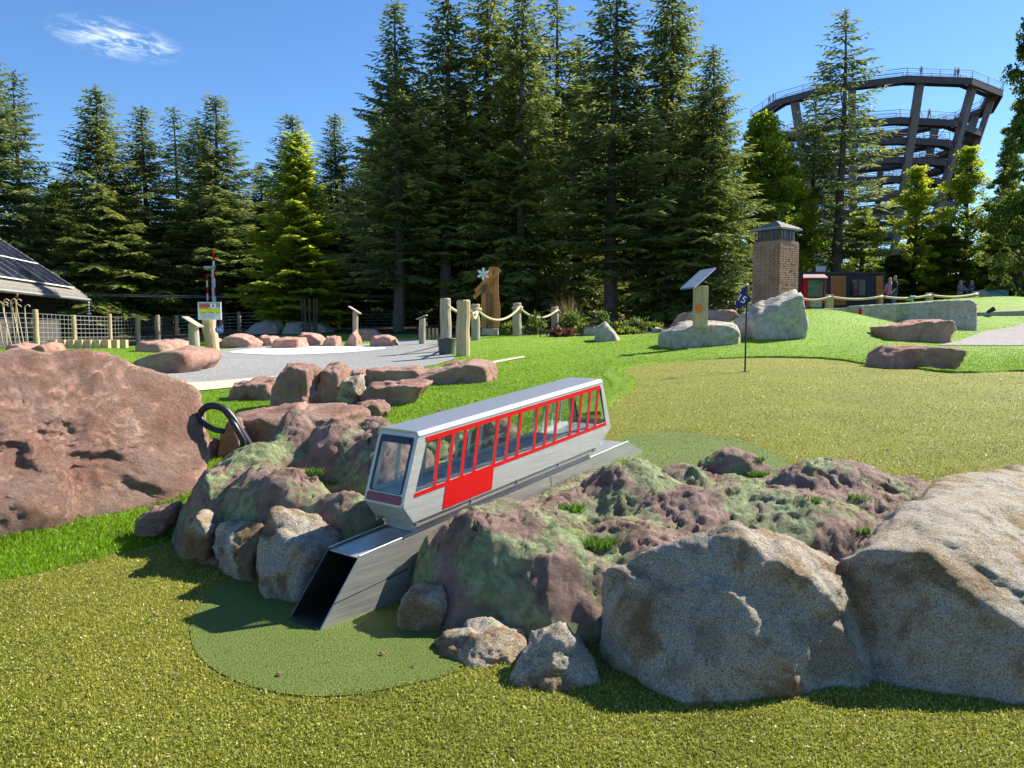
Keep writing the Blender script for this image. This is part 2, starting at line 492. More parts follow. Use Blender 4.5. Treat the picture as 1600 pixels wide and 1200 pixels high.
M['red'] = m_paint("red_paint", (0.66, 0.006, 0.006), 0.5); M['red'].node_tree.nodes['Principled BSDF'].inputs['Specular IOR Level'].default_value = .15
M['darkred'] = m_paint("lamp_red", (0.20, 0.008, 0.015), 0.2)
M['black'] = m_paint("black_trim", (0.008, 0.010, 0.02), 0.18)
M['iron'] = m_paint("black_iron", (0.016, 0.016, 0.018), 0.38)
M['navy'] = m_paint("navy_cloth", (0.012, 0.014, 0.15), 0.7)
M['white'] = m_paint("white_paint", (0.80, 0.80, 0.78), 0.5)
M['glass'] = m_glass("clear_pane")
M['darkglass'] = m_paint("dark_window", (0.012, 0.014, 0.018), 0.08)
M['gravel'] = m_gravel("grey_gravel", (0.16, 0.16, 0.16), (0.42, 0.42, 0.41))
M['gravel_r'] = m_gravel("pinkish_gravel", (0.16, 0.14, 0.14), (0.44, 0.40, 0.39))
M['sand'] = plain("white_sand", (0.68, 0.68, 0.66), 0.9, 0, 0.06, 40, 0.3)
M['kerb'] = plain("pale_edging", (0.50, 0.44, 0.33), 0.9, 0, 0.15, 60, 0.4)
M['soil'] = plain("forest_floor", (0.06, 0.05, 0.03), 0.95, 0, 0.5, 3, 0.6)
M['brick'] = m_brick()
M['mortar'] = plain("mortar", (0.26, 0.19, 0.15), 0.9, 0, 0.15, 60)
M['slate'] = plain("slate", (0.16, 0.165, 0.17), 0.6, 0, 0.25, 14, 0.4)
M['tower_steel'] = plain("larch_grey", (0.17, 0.155, 0.145), 0.75, 0, 0.2, 2)
M['tower_dark'] = plain("dark_steelwork", (0.075, 0.066, 0.062), 0.7, 0, 0.2, 2)
M['concrete'] = plain("concrete", (0.36, 0.36, 0.34), 0.85, 0, 0.12, 12, 0.2)
M['roof_tile'] = plain("roof_shingle", (0.20, 0.185, 0.16), 0.85, 0, 0.3, 10, 0.6)
M['navy_wall'] = plain("anthracite_wall", (0.022, 0.026, 0.036), 0.6, 0, 0.2, 8)
M['amber'] = m_wood("amber_cladding", (0.36, 0.12, 0.02), (0.56, 0.22, 0.045))
M['bluebox'] = m_paint("light_blue", (0.14, 0.34, 0.62), 0.5)
M['orange'] = m_paint("orange_disc", (0.75, 0.16, 0.01), 0.4)
M['bluedisc'] = m_paint("blue_disc", (0.02, 0.10, 0.38), 0.35)
M['pot'] = plain("dark_pot", (0.055, 0.065, 0.065), 0.6, 0, 0.25, 20)
M['redroof'] = plain("pale_red_sheet", (0.46, 0.26, 0.25), 0.5, 0, 0.12, 20)
M['steel_shade'] = m_steel('shade_toned_steel', (0.20, 0.195, 0.18), 0.3, R(-38.5), 1.0)  # same steel as the chute, colour darkened to paint the shade inside
M['bedleaf'] = m_leaf('bed_leaves', (0.05, 0.085, 0.016), (0.13, 0.19, 0.035), (0.26, 0.32, 0.06), 0.45)
# ------------------------------------------------------------------ terrain
# points on the upper ground, read from the photo: (px, py, height) or ('d', px, py, distance)
CP = [(340, 690, .12), (400, 625, .15), (310, 600, .17), (620, 645, .20), (700, 610, .25), (800, 590, .30), (900, 600, .33),
      (960, 590, .36), (1003, 714, .30), (1150, 690, .30), (1400, 752, .30), (1590, 735, .30), (1300, 650, .33), (1590, 640, .35),
      (1000, 620, .34), (1164, 583, .42), (980, 575, .40), (1300, 563, .45), (1450, 575, .43), (1590, 575, .43), (1590, 550, .50),
      (1060, 555, .47), (320, 600, .17), (500, 585, .20), (650, 565, .28), (450, 560, .25), (340, 550, .27), (480, 545, .30), (600, 543, .33),
      (830, 562, .38), (900, 548, .44), (750, 575, .31)]
CD = [(1090, 541, 15), (950, 536, 20), (860, 533, 21), (724, 557, 15.9), (743, 531, 22), (808, 526, 24), (867, 522, 26), (900, 520, 27),
      (1000, 521, 28), (690, 536, 24.5), (600, 525, 32), (450, 528, 30), (217, 541, 27), (100, 545, 23), (0, 548, 19), (215, 546, 17.5), (150, 560, 14),
      (60, 590, 10), (400, 510, 45), (700, 508, 45), (150, 520, 45), (1000, 496, 40), (1310, 492, 38), (1500, 494, 40), (1590, 492, 44), (1500, 467, 29), (1590, 465, 30), (1400, 476, 28), (1440, 492, 36),
      (1290, 484, 19.3), (1250, 485, 19), (1335, 491, 19.3), (1225, 492, 18), (1380, 512, 18), (1290, 536, 15), (1180, 522, 16), (1440, 535, 15.5), (1560, 531, 17),
      (1590, 503, 24), (1590, 482, 32), (1530, 516, 21), (1420, 508, 24), (1100, 505, 26), (1040, 520, 22)]
pts = []
for px, py, z in CP:
    d = at(px, py, 1.0) - Vector((0, 0, CAM_H))
    t = (z - CAM_H) / d.z
    pts.append((d.x * t, t, z))
for px, py, Y in CD:
    p = at(px, py, Y); pts.append(tuple(p))
pts += [(-5, 6, .1), (-9, 8, .15), (-14, 14, .3), (-30, 30, .4), (-60, 80, 2), (0, 90, 3), (60, 90, 3), (40, 45, 1.8), (30, 25, 1.2), (16, 12, .5), (9, 6, .35), (6, 4, .3), (3, 3, .3), (-120, 300, 6), (0, 300, 8), (140, 300, 8)]
pts = np.array(pts)
def _uv(x, y):
    y = np.maximum(y, 2.4)
    return np.clip(1.7 * x / (y + .6), -3, 3), np.log(y) * 1.25
_cu, _cv = _uv(pts[:, 0], pts[:, 1])
_cz = pts[:, 2]
_D = np.sqrt((_cu[:, None] - _cu) ** 2 + (_cv[:, None] - _cv) ** 2 + .06 ** 2)
_n = len(_cz)
_A = np.zeros((_n + 1, _n + 1)); _A[:_n, :_n] = _D - np.eye(_n) * 0.004; _A[:_n, _n] = 1; _A[_n, :_n] = 1
_W = np.linalg.solve(_A, np.append(_cz, 0))
DIV_X = [-40, -3, -1.7, -1.2, -.6, 0, .5, 1, 2, 3, 40]
DIV_Y = [4.4, 4.4, 4.3, 3.8, 3.3, 3.05, 2.9, 2.8, 2.75, 2.75, 2.75]
def height(x, y):
    x = np.atleast_1d(np.asarray(x, float)); y = np.atleast_1d(np.asarray(y, float))
    out = np.empty(x.shape)
    for i in range(0, len(x), 20000):
        u, v = _uv(x[i:i + 20000], y[i:i + 20000])
        d = np.sqrt((u[:, None] - _cu) ** 2 + (v[:, None] - _cv) ** 2 + .06 ** 2)
        out[i:i + 20000] = d @ _W[:_n] + _W[_n]
    dv = np.interp(x, DIV_X, DIV_Y)
    t = np.clip((y - dv + .3) / .6, 0, 1); t = t * t * (3 - 2 * t)
    return out * t
def hz(x, y): return float(height([x], [y])[0])
_TY = np.geomspace(1.0, 160, 4000)
def G(px, py, lift=0.0):
    """where the view ray of a photo pixel meets the ground"""
    d = at(px, py, 1.0) - Vector((0, 0, CAM_H))
    X = d.x * _TY; Z = CAM_H + d.z * _TY
    below = np.nonzero(Z < height(X, _TY))[0]
    i = below[0] if len(below) else len(_TY) - 1
    Y = _TY[i]
    return Vector((d.x * Y, Y, hz(d.x * Y, Y) + lift))
def onground(px, Y, lift=0.0):
    x = (px - 800) / F * Y
    return Vector((x, Y, hz(x, Y) + lift))

def inpoly(x, y, poly):
    x = np.asarray(x); y = np.asarray(y); c = np.zeros(x.shape, bool)
    n = len(poly); j = n - 1
    for i in range(n):
        xi, yi = poly[i][0], poly[i][1]; xj, yj = poly[j][0], poly[j][1]
        if yi != yj:
            c ^= ((yi > y) != (yj > y)) & (x < (xj - xi) * (y - yi) / (yj - yi) + xi)
        j = i
    return c
def smooth_poly(poly, it=2):
    P = [Vector((p[0], p[1])) for p in poly]
    for _ in range(it):
        Q = []
        for i in range(len(P)):
            a, b = P[i], P[(i + 1) % len(P)]
            Q += [a * .75 + b * .25, a * .25 + b * .75]
        P = Q
    return P
def sheet(name, poly, mat, off, step, label=None, near=None):
    """a sheet cut to a polygon and laid over the terrain"""
    P = [Vector((p[0], p[1])) for p in poly]
    B = []
    for i in range(len(P)):
        a, b = P[i], P[(i + 1) % len(P)]
        k = max(1, int((b - a).length / step))
        B += [a.lerp(b, j / k) for j in range(k)]
    xs = [p.x for p in B]; ys = [p.y for p in B]
    gx, gy = np.meshgrid(np.arange(min(xs), max(xs), step), np.arange(min(ys), max(ys), step))
    rng = np.random.default_rng(3)
    gx = gx.ravel() + rng.uniform(-.2, .2, gx.size) * step; gy = gy.ravel() + rng.uniform(-.2, .2, gy.size) * step
    k = inpoly(gx, gy, B)
    pts2 = B + [Vector((a, b)) for a, b in zip(gx[k], gy[k])]
    r = geometry.delaunay_2d_cdt(pts2, [], [list(range(len(B)))], 1, 1e-5)
    V2 = np.array([(p.x, p.y) for p in r[0]])
    z = height(V2[:, 0], V2[:, 1]) + off + 0.0008 * V2[:, 1]
    F3 = np.array(r[2], dtype=np.int32)
    me = mesh_np(name, np.column_stack([V2, z]), F3, mat, True)
    o = link(name, me)
    o["kind"] = "structure"
    if label: o["label"] = label
    return o

# the ground itself, out to the horizon
def _axis(lo, hi, d0, g):
    a = [0.0]
    while a[-1] < hi: a.append(a[-1] + max(d0, (abs(a[-1]) - 4) * g + d0))
    b = [0.0]
    while b[-1] > lo: b.append(b[-1] - max(d0, (abs(b[-1]) - 4) * g + d0))
    return np.array(sorted(set(a + b)))
gx = _axis(-1500, 1500, .09, .07); gy = _axis(-300, 2500, .09, .06)
GX, GY = np.meshgrid(gx, gy)
GZ = height(GX.ravel(), GY.ravel()) - .035
nx_, ny_ = len(gx), len(gy)
idx = np.arange(nx_ * ny_).reshape(ny_, nx_)
FQ = np.stack([idx[:-1, :-1], idx[:-1, 1:], idx[1:, 1:], idx[1:, :-1]], -1).reshape(-1, 4)
g = link("ground", mesh_np("ground", np.column_stack([GX.ravel(), GY.ravel(), GZ]), FQ, M['soil'], True))
tag(g, "dark forest floor and soil reaching under the trees", kind="structure")

def H2(px, py):
    p = G(px, py); return (p.x, p.y)
# bright lawn (artificial rough) over the near ground
lawn_poly = [(-7, -1.5), (7, -1.5), (9, 5), (18, 14), (30, 30), (27, 36), (10, 33)] + [H2(1180, 500), H2(1040, 520), H2(870, 524), H2(780, 526), H2(690, 524), H2(560, 523), H2(400, 527), H2(290, 534)] + [(-13, 27), (-15, 20), (-10, 8), (-7, 3)]
sheet("lawn", lawn_poly, M['lawn'], 0.0, .22, "bright green artificial lawn around the putting greens")
# lower putting green
E1 = [H2(0, 912), H2(60, 900), H2(150, 878), H2(225, 859), H2(275, 846)]
low_poly = [(-2.4, 2.55)] + E1 + [(-1.2, 3.5), (-.9, 3.4), (2.9, 2.6), (5, 2.6), (5, -1.2), (-5, -1.2), (-5, 2.2)]
sheet("putting_green", low_poly, M['olive'], .006, .12, "olive putting turf in the foreground below the rocks")
# upper putting green
up_edge = smooth_poly([H2(930, 660), H2(958, 628), H2(988, 612), H2(990, 598), H2(962, 583), H2(1000, 572), H2(1090, 564), H2(1200, 560), H2(1310, 563), H2(1365, 574), H2(1420, 574), H2(1450, 582), H2(1500, 586), H2(1600, 581), (9.5, 8.6), (9, 4), (4, 2.9), (1.4, 2.95), (.5, 3.2), (.45, 3.9)], 1)
sheet("putting_green", up_edge, M['olive'], .006, .14, "upper olive putting green around the flag")
# the two darker tee mats at the ends of the chute
def ell(cx, cy, a, b, rot=0, n=40, wob=0.0):
    return [(cx + a * math.cos(t) * math.cos(rot) - b * math.sin(t) * math.sin(rot), cy + a * math.cos(t) * math.sin(rot) + b * math.sin(t) * math.cos(rot)) for t in [2 * math.pi * i / n for i in range(n)]]
mat_low = smooth_poly([H2(318, 935), H2(294, 985), H2(305, 1030), H2(360, 1070), H2(450, 1094), H2(550, 1094), H2(640, 1075), H2(720, 1058), (-.1, 2.45), (-.2, 2.9), (-.7, 3.2), (-1.1, 2.95)], 2)
sheet("tee_mat", mat_low, M['mat'], .010, .08, "dark green round mat where the chute ends")
mat_up = smooth_poly([H2(960, 690), H2(985, 682), H2(1040, 678), H2(1110, 682), H2(1165, 692), (1.4, 3.5), (1.1, 3.3), (.55, 3.5), (.5, 3.95)], 2)
sheet("tee_mat", mat_up, M['mat'], .010, .08, "dark green mat at the upper end of the chute")
# gravel path, its pale edging and the white sand patch
path_poly = [H2(225, 602), H2(300, 600), H2(420, 590), H2(500, 590), H2(600, 585), H2(680, 572), H2(712, 562), H2(700, 548), H2(690, 534), H2(640, 530), H2(560, 540), H2(470, 541), H2(390, 543), H2(330, 549), H2(335, 562), H2(300, 578), H2(255, 588)]
sheet("gravel_path", path_poly, M['gravel'], .012, .25, "grey gravel path winding behind the rocks")
edge_poly = [H2(240, 602), H2(300, 600), H2(420, 590.5), H2(440, 590), H2(440, 597), H2(360, 608), H2(310, 613), H2(240, 616)]
sheet("path_edging", edge_poly, M['kerb'], .016, .15, "pale sand coloured edging strip along the gravel path")
strip2 = [H2(690, 577), H2(760, 568), H2(818, 558), H2(822, 560), H2(765, 571), H2(700, 581)]
sheet("path_edging", strip2, M['kerb'], .012, .2, "thin pale edging strip crossing the lawn")
sand_poly = smooth_poly([H2(345, 552), H2(400, 556), H2(470, 556), H2(560, 552), H2(618, 545.5), H2(560, 542.5), H2(470, 543.5), H2(390, 546)], 2)
sheet("sand_patch", sand_poly, M['sand'], .022, .2, "smooth white sand patch on the gravel path")
pr = [H2(1465, 541), H2(1500, 534), H2(1545, 518), H2(1600, 506), (22, 24), (16, 15), H2(1600, 541), H2(1540, 541)]
sheet("gravel_path", pr, M['gravel_r'], .012, .3, "pinkish grey gravel path at the right")

# ---- fibres of the artificial turf, as real blades
RNG = np.random.default_rng(11)
def blades(name, x, y, z, length, width, mat, label, lean=.7, segs=2, rng=RNG):
    n = len(x)
    az = rng.uniform(0, 2 * np.pi, n); le = rng.uniform(.15, 1, n) * lean
    ln = length * rng.uniform(.6, 1.2, n); wd = width * rng.uniform(.7, 1.3, n)
    side = rng.uniform(0, 2 * np.pi, n)
    d = np.column_stack([np.cos(az) * np.sin(le), np.sin(az) * np.sin(le), np.cos(le)])
    s = np.column_stack([np.cos(side), np.sin(side), np.zeros(n)])
    P = np.column_stack([x, y, z])
    tip = P + d * ln[:, None]; tip[:, 2] -= ln * .15 * le
    mid = P + d * (ln * .5)[:, None]; mid[:, 2] += ln * .06
    a = P - s * wd[:, None] * .5; b = P + s * wd[:, None] * .5
    c = mid + s * wd[:, None] * .5; e = mid - s * wd[:, None] * .5
    if segs == 1:
        V = np.stack([a, b, tip], 1).reshape(-1, 3); nv = 3
        T = np.arange(n * 3).reshape(-1, 3)
    elif segs == 1.5:
        V = np.stack([P, c, tip, e], 1).reshape(-1, 3); nv = 4
        T = np.arange(n * 4).reshape(-1, 4)
    else:
        V = np.stack([a, b, c, e, tip], 1).reshape(-1, 3); nv = 5
        i = np.arange(n)[:, None] * 5
        T = np.concatenate([i + np.array([[0, 1, 2]]), i + np.array([[0, 2, 3]]), i + np.array([[3, 2, 4]])], 1).reshape(-1, 3)
    me = mesh_np(name, V, T, mat, True)
    at_ = me.attributes.new("rnd", 'FLOAT', 'POINT')
    at_.data.foreach_set("value", np.repeat(rng.uniform(0, 1, n) ** 1.3, nv).astype(np.float32))
    o = link(name, me)
    return tag(o, label, kind="stuff")
def shrink(P, f=.965):
    cx, cy = sum(p[0] for p in P) / len(P), sum(p[1] for p in P) / len(P)
    return [(cx + (p[0] - cx) * f, cy + (p[1] - cy) * f) for p in P]
def scatter(poly, n, ymin, ymax, power, excl=(), view=1.12, rng=RNG):
    """points inside a polygon, thinning out with distance, within the frame (plus a margin)"""
    a = 1 - power
    t = rng.uniform(0, 1, n)
    Y = (ymin ** a + t * (ymax ** a - ymin ** a)) ** (1 / a)
    X = rng.uniform(-.6656 * view, .6656 * view, n) * (Y + .4)
    k = inpoly(X, Y, poly)
    for e in excl: k &= ~inpoly(X, Y, e)
    X, Y = X[k], Y[k]
    return X, Y, height(X, Y) + .004 + .0008 * Y
def pile(name, poly, n, y0, y1, power, length, width, mat, label, excl=(), lean=.8, segs=1.5):
    X, Y, Z = scatter(poly, n, y0, y1, power, excl)
    grow = np.maximum(1, Y / 3.0) ** .55
    return blades(name, X, Y, Z, length * grow ** .4, width * grow ** .8 * (1.25 if segs < 2 else 1), mat, label, lean, segs)
pile("turf_pile", low_poly, 460000, 1.35, 3.6, 1.15, .012, .0032, M['b_olive'], "short curly olive fibres of the foreground putting turf", [shrink(mat_low)], 1.3)
pile("turf_pile", mat_low, 260000, 1.9, 3.3, 1.1, .009, .0035, M['b_mat'], "short dark green fibres of the mat below the chute", (), 1.1)
pile("turf_pile", up_edge, 420000, 3.0, 14.5, 1.75, .013, .0040, M['b_olive'], "glinting olive fibres of the upper putting green", [shrink(mat_up)], 1.3, 1)
pile("turf_pile", mat_up, 120000, 3.2, 4.8, 1.1, .010, .0040, M['b_mat'], "dark green fibres of the mat above the chute", (), 1.1)
_banks = [[(-.5, 2.6), (.75, 4.2), (1.1, 3.85), (1.8, 3.5), (2.4, 3.2), (2.4, 2.3), (-.3, 2.3)], [(-.7, 2.7), (.4, 4.2), (.25, 4.5), (-.9, 4.7), (-1.6, 4.1), (-1.6, 3.5), (-1.3, 3.1)]]
_green_ex = [low_poly, up_edge, path_poly, edge_poly, strip2, sand_poly, pr] + _banks
pile("grass_pile", lawn_poly, 230000, 2.6, 6.0, 1.5, .024, .0040, M['b_lawn'], "long bright green lawn fibres beside the red boulder", _green_ex, .75)
pile("grass_pile", lawn_poly, 420000, 5.5, 34, 1.9, .016, .0044, M['b_lawn'], "bright green lawn fibres of the farther lawn", _green_ex, .95, 1)

# the lawn's pile stands a little higher than the green: a turf edge
_ev, _ef = [], []
_pe = [p for p in up_edge if p[1] > 5.2]
_dn = []
for i, (a, b) in enumerate(zip(_pe[:-1], _pe[1:])):
    k = max(1, int((Vector(b) - Vector(a)).length / .08))
    _dn += [Vector(a).lerp(Vector(b), j / k) for j in range(k)]
for i, p in enumerate(_dn):
    t_ = (_dn[min(i + 1, len(_dn) - 1)] - _dn[max(i - 1, 0)]).normalized(); n_ = Vector((-t_.y, t_.x))
    if inpoly(np.array([p.x + n_.x * .1]), np.array([p.y + n_.y * .1]), up_edge)[0]: n_ = -n_
    for o_, dz in ((-.01, .0), (-.005, .03), (.05, .034), (.22, .004)):
        q = p + n_ * o_; _ev.append((q.x, q.y, hz(q.x, q.y) + dz + .0008 * q.y + .004 + .004 * math.sin(i * 1.7)))
for i in range(len(_dn) - 1):
    for j in range(3): _ef.append([i * 4 + j, i * 4 + j + 1, i * 4 + j + 5, i * 4 + j + 4])
te = link("turf_edge", mesh_np("turf_edge", _ev, _ef, M['lawn'], True)); tag(te, "raised edge of the bright lawn around the upper green", kind="structure")
_ex = np.array([(v[0], v[1], v[2]) for k, v in enumerate(_ev) if k % 4 in (1, 2)])
_rp = np.repeat(_ex, 14, 0) + RNG.normal(size=(len(_ex) * 14, 3)) * np.array([.03, .03, 0])
blades("grass_pile", _rp[:, 0], _rp[:, 1], _rp[:, 2] - .004, .022, .007, M['b_lawn'], "lawn fibres along the edge of the upper green", .8, 1)
# ------------------------------------------------------------------ chute and funicular model
tU = Vector((0.61935, 0.77886, 0.09895)); tV = Vector((-0.78270, 0.62240, 0)); tW = Vector((-0.06158, -0.07745, 0.99509))
tC = Vector((-0.5190, 2.5627, 0.2159)); CW = 0.1656; RBp = Vector((-0.6295, 2.4237, 0))
U0 = 0.1979; TWID = 0.2092; TV0 = (CW - TWID) / 2; TLEN = 1.4154
def C_(u, v, w): return tC + tU * u + tV * v + tW * w          # chute frame: along, across, up
def T_(u, v, w): return C_(U0 + u, TV0 + v, w)                    # train frame
chute = thing("ball_chute", RBp, "brushed steel chute tunnel sloping down onto the dark green mat", "chute")
zUp = Vector((0, 0, 1))
def chute_side(v, name):
    e = C_(1.8147, 0, 0); e2 = C_(1.97, 0, 0) - zUp * .085; e3 = e2 - zUp * .12
    poly = [RBp, tC.copy(), e, e2, e3, Vector((RBp.x + tU.x * 1.0, RBp.y + tU.y * 1.0, -.05)), Vector((RBp.x + tU.x * .3, RBp.y + tU.y * .3, -.01))]
    return MB().prism([p + tV * v for p in poly], tV * .004).build(name, M['steel'], chute)
chute_side(0, "side_plate"); chute_side(CW - .004, "side_plate").data.materials[0] = M['steel_shade']  # far plate gets the darkened steel: tunnel shade put into its colour
MB().prism([C_(0, .005, -.010), C_(1.8147, .005, -.010), C_(1.8147, CW - .005, -.010), C_(0, CW - .005, -.010)], tW * .004).build("top_plate", M['steel'], chute)
MB().prism([C_(1.8147, .005, -.010), C_(1.97, .005, -.095), C_(1.97, CW - .005, -.095), C_(1.8147, CW - .005, -.010)], tW * -.004).build("end_plate", M['steel'], chute)
q = RBp + zUp * .014
qd = Vector((tU.x, tU.y, 0)).normalized()
MB().prism([q + tV * .005, q + qd * .9 + tV * .005, q + qd * .9 + tV * (CW - .005), q + tV * (CW - .005)], zUp * .003).build("floor_plate", M['steel_shade'], chute)  # floor darkened likewise, shade of the tunnel as colour
# lower cover plate on the near side: a seam line
s0 = RBp.lerp(tC, .37)
MB().prism([RBp - tV * .0008 + zUp * .001, s0 - tV * .0008, s0 - tV * .0008 + tU * .34, RBp + qd * .45 - tV * .0008 + zUp * .001], tV * -.0022).build("cover_plate", M['steel'], chute)
MB().prism([s0 - tV * .0006, s0 + tU * .34 - tV * .0006, s0 + tU * .34 - tV * .0006 + tW * .004, s0 - tV * .0006 + tW * .004], tV * -.0012).build("seam", M['iron'], chute)
for v in (.0015, CW - .0015):
    MB().tube([C_(0, v, .001), C_(1.8147, v, .001)], .0032, 6).build("rim", M['steel'], chute)
# joint in the chute further up
MB().prism([C_(1.12, -.001, -.006), C_(1.123, -.001, -.006), C_(1.123, -.001, -.15), C_(1.12, -.001, -.15)], tV * -.001).build("joint", M['galv'], chute)

train = thing("funicular_model", T_(0.1, TWID / 2, 0), "silver model funicular car with red window bars on a steel chute", "model train")
PROF = [(0.0415, .0482), (0, .1151), (.1097, .3629), (TLEN - .0603, .3629), (TLEN, .1151), (TLEN - .1207, .0482)]
def plate(uw, v, dv, name, mat, bevel=0, parent=train):
    return MB().prism([T_(a, v, b) for a, b in uw], tV * dv).build(name, mat, parent, bevel=bevel)
def lerp2(a, b, t): return (a[0] + (b[0] - a[0]) * t, a[1] + (b[1] - a[1]) * t)
MT = [.209, .283, .358, .432, .552, .630, .707, .825, .902, .980, 1.102, 1.174, 1.249, 1.320]
def edgeF(w_): return .1097 * (w_ - .1151) / (.3629 - .1151)
def edgeR(w_): return TLEN - .0603 * (w_ - .1151) / (.3629 - .1151)
W_LO0, W_LO1, W_UP0, W_UP1 = .139, .154, .327, .345
def rake(u, w_): return u - .046 * (W_UP0 - w_) / (W_UP0 - W_LO1)
TH = .004
for side in (0, 1):
    v = 0 if side == 0 else TWID
    dv = TH if side == 0 else -TH        # sheet goes inward
    ov = -.0012 if side == 0 else .0012  # red paint layer goes outward
    v_o = v + ov * .3
    lowp = plate([(.0415, .0482), (0, .1151), (edgeF(W_LO1), W_LO1), (edgeR(W_LO1), W_LO1), (TLEN, .1151), (TLEN - .1207, .0482)], v, dv, "side_panel", M['steel_side'])
    plate([(edgeF(W_UP0), W_UP0), (.1097, .3629), (TLEN - .0603, .3629), (edgeR(W_UP0), W_UP0)], v, dv, "cant_rail", M['steel_side'])
    # pillars at both ends
    fo = lambda w_: edgeF(w_) + (.032 if w_ > .2 else .060)
    plate([(edgeF(W_LO1), W_LO1), (edgeF(W_UP0), W_UP0), (.140, W_UP0), (.062, W_LO1)], v, dv, "end_pillar", M['steel_side'])
    plate([(1.374, W_LO1), (1.344, W_UP0), (edgeR(W_UP0), W_UP0), (edgeR(W_LO1), W_LO1)], v, dv, "end_pillar", M['steel_side'])
    for u in MT:
        b = .0075
        plate([(rake(u, W_LO1) - b, W_LO1), (u - b, W_UP0), (u + b, W_UP0), (rake(u, W_LO1) + b, W_LO1)], v, dv, "window_post", M['galv'])
        plate([(rake(u, W_LO1) - b - .0006, W_LO1), (u - b - .0006, W_UP0), (u + b + .0006, W_UP0), (rake(u, W_LO1) + b + .0006, W_LO1)], v + ov * .3, ov, "window_bar", M['red'])
    plate([(.1385, W_UP0), (.1385, W_UP1), (1.331, W_UP1), (1.341, W_UP0)], v + ov * .3, ov, "upper_stripe", M['red'])
    plate([(.056, W_LO0), (.060, W_LO1), (1.374, W_LO1), (1.378, W_LO0)], v + ov * .3, ov, "lower_stripe", M['red'])
    plate([(.194, .054), (.221, W_LO0), (.506, W_LO0), (.484, .054)], v + ov * .3, ov, "red_panel", M['red'])
    plate([(.062, W_LO1), (.140, W_UP0), (1.344, W_UP0), (1.374, W_LO1)], v + dv * 1.15, dv * .3, "side_pane", M['glass'])
# roof with rounded long edges
rm = MB()
hw = TWID / 2
sec = []
for k in range(13):
    a = k / 12
    if a < .25: t = a / .25; an = math.pi / 2 * t; vv = .014 * (1 - math.sin(an)) ; ww = .3629 - .014 + .014 * (1 - math.cos(an)) if 0 else 0
sec = [(-.0015, .352), (-.0010, .3585), (.003, .3650), (.009, .3695), (.018, .3715), (TWID / 2, .3725), (TWID - .018, .3715), (TWID - .009, .3695), (TWID - .003, .3650), (TWID + .0010, .3585), (TWID + .0015, .352)]
ring = sec + [(TWID - .004, .352), (TWID - .006, .3600), (TWID - .02, .3640), (.02, .3640), (.006, .3600), (.004, .352)]
u_a, u_b = .106, TLEN - .058
rm.prism([T_(u_a, v, w_) for v, w_ in ring], tU * (u_b - u_a))
roof = rm.build("roof", M['roof_steel'], train)
for v in ():
    MB().prism([T_(u_a + .005, v - .0006, .3716), T_(u_a + .005, v + .0006, .3716), T_(u_b - .005, v + .0006, .3716), T_(u_b - .005, v - .0006, .3716)], tW * .0013).build("roof_seam", M['galv'], roof)
# floor, bottom bevels, plinth
MB().prism([T_(.045, TH, .050), T_(TLEN - .124, TH, .050), T_(TLEN - .124, TWID - TH, .050), T_(.045, TWID - TH, .050)], tW * .003).build("floor", M['steel_side'], train)
MB().prism([T_(.02, TH * 1.2, .135), T_(TLEN - .02, TH * 1.2, .135), T_(TLEN - .02, TWID - TH * 1.2, .135), T_(.02, TWID - TH * 1.2, .135)], tW * .002).build("cabin_deck", M['galv'], train)
MB().prism([T_(.0415, 0, .0482), T_(0, 0, .1151), T_(0, TWID, .1151), T_(.0415, TWID, .0482)], tU * .003).build("front_apron", M['steel_side'], train)
MB().prism([T_(TLEN - .1207, 0, .0482), T_(TLEN, 0, .1151), T_(TLEN, TWID, .1151), T_(TLEN - .1207, TWID, .0482)], tU * -.003).build("rear_apron", M['steel_side'], train)
MB().prism([T_(.075, .022, -.004), T_(TLEN - .17, .022, -.004), T_(TLEN - .17, TWID - .022, -.004), T_(.075, TWID - .022, -.004)], tW * .0535).build("plinth", M['steel'], train)
MB().prism([T_(.042, .006, .026), T_(TLEN - .13, .006, .026), T_(TLEN - .13, .010, .026), T_(.042, .010, .026)], tW * .024).build("mounting_flange", M['steel'], train)
MB().prism([T_(.042, TWID - .010, .026), T_(TLEN - .13, TWID - .010, .026), T_(TLEN - .13, TWID - .006, .026), T_(.042, TWID - .006, .026)], tW * .024).build("mounting_flange", M['steel'], train)
for u in (.062, .364, .659, .963, 1.262):
    c = T_(u, .006, .039)
    MB().tube([c, c - tV * .005], [.0062, .0055], 10).build("bolt", M['galv'], train)
    MB().tube([T_(u, TWID - .006, .039), T_(u, TWID - .001, .039)], [.0062, .0055], 10).build("bolt", M['galv'], train)
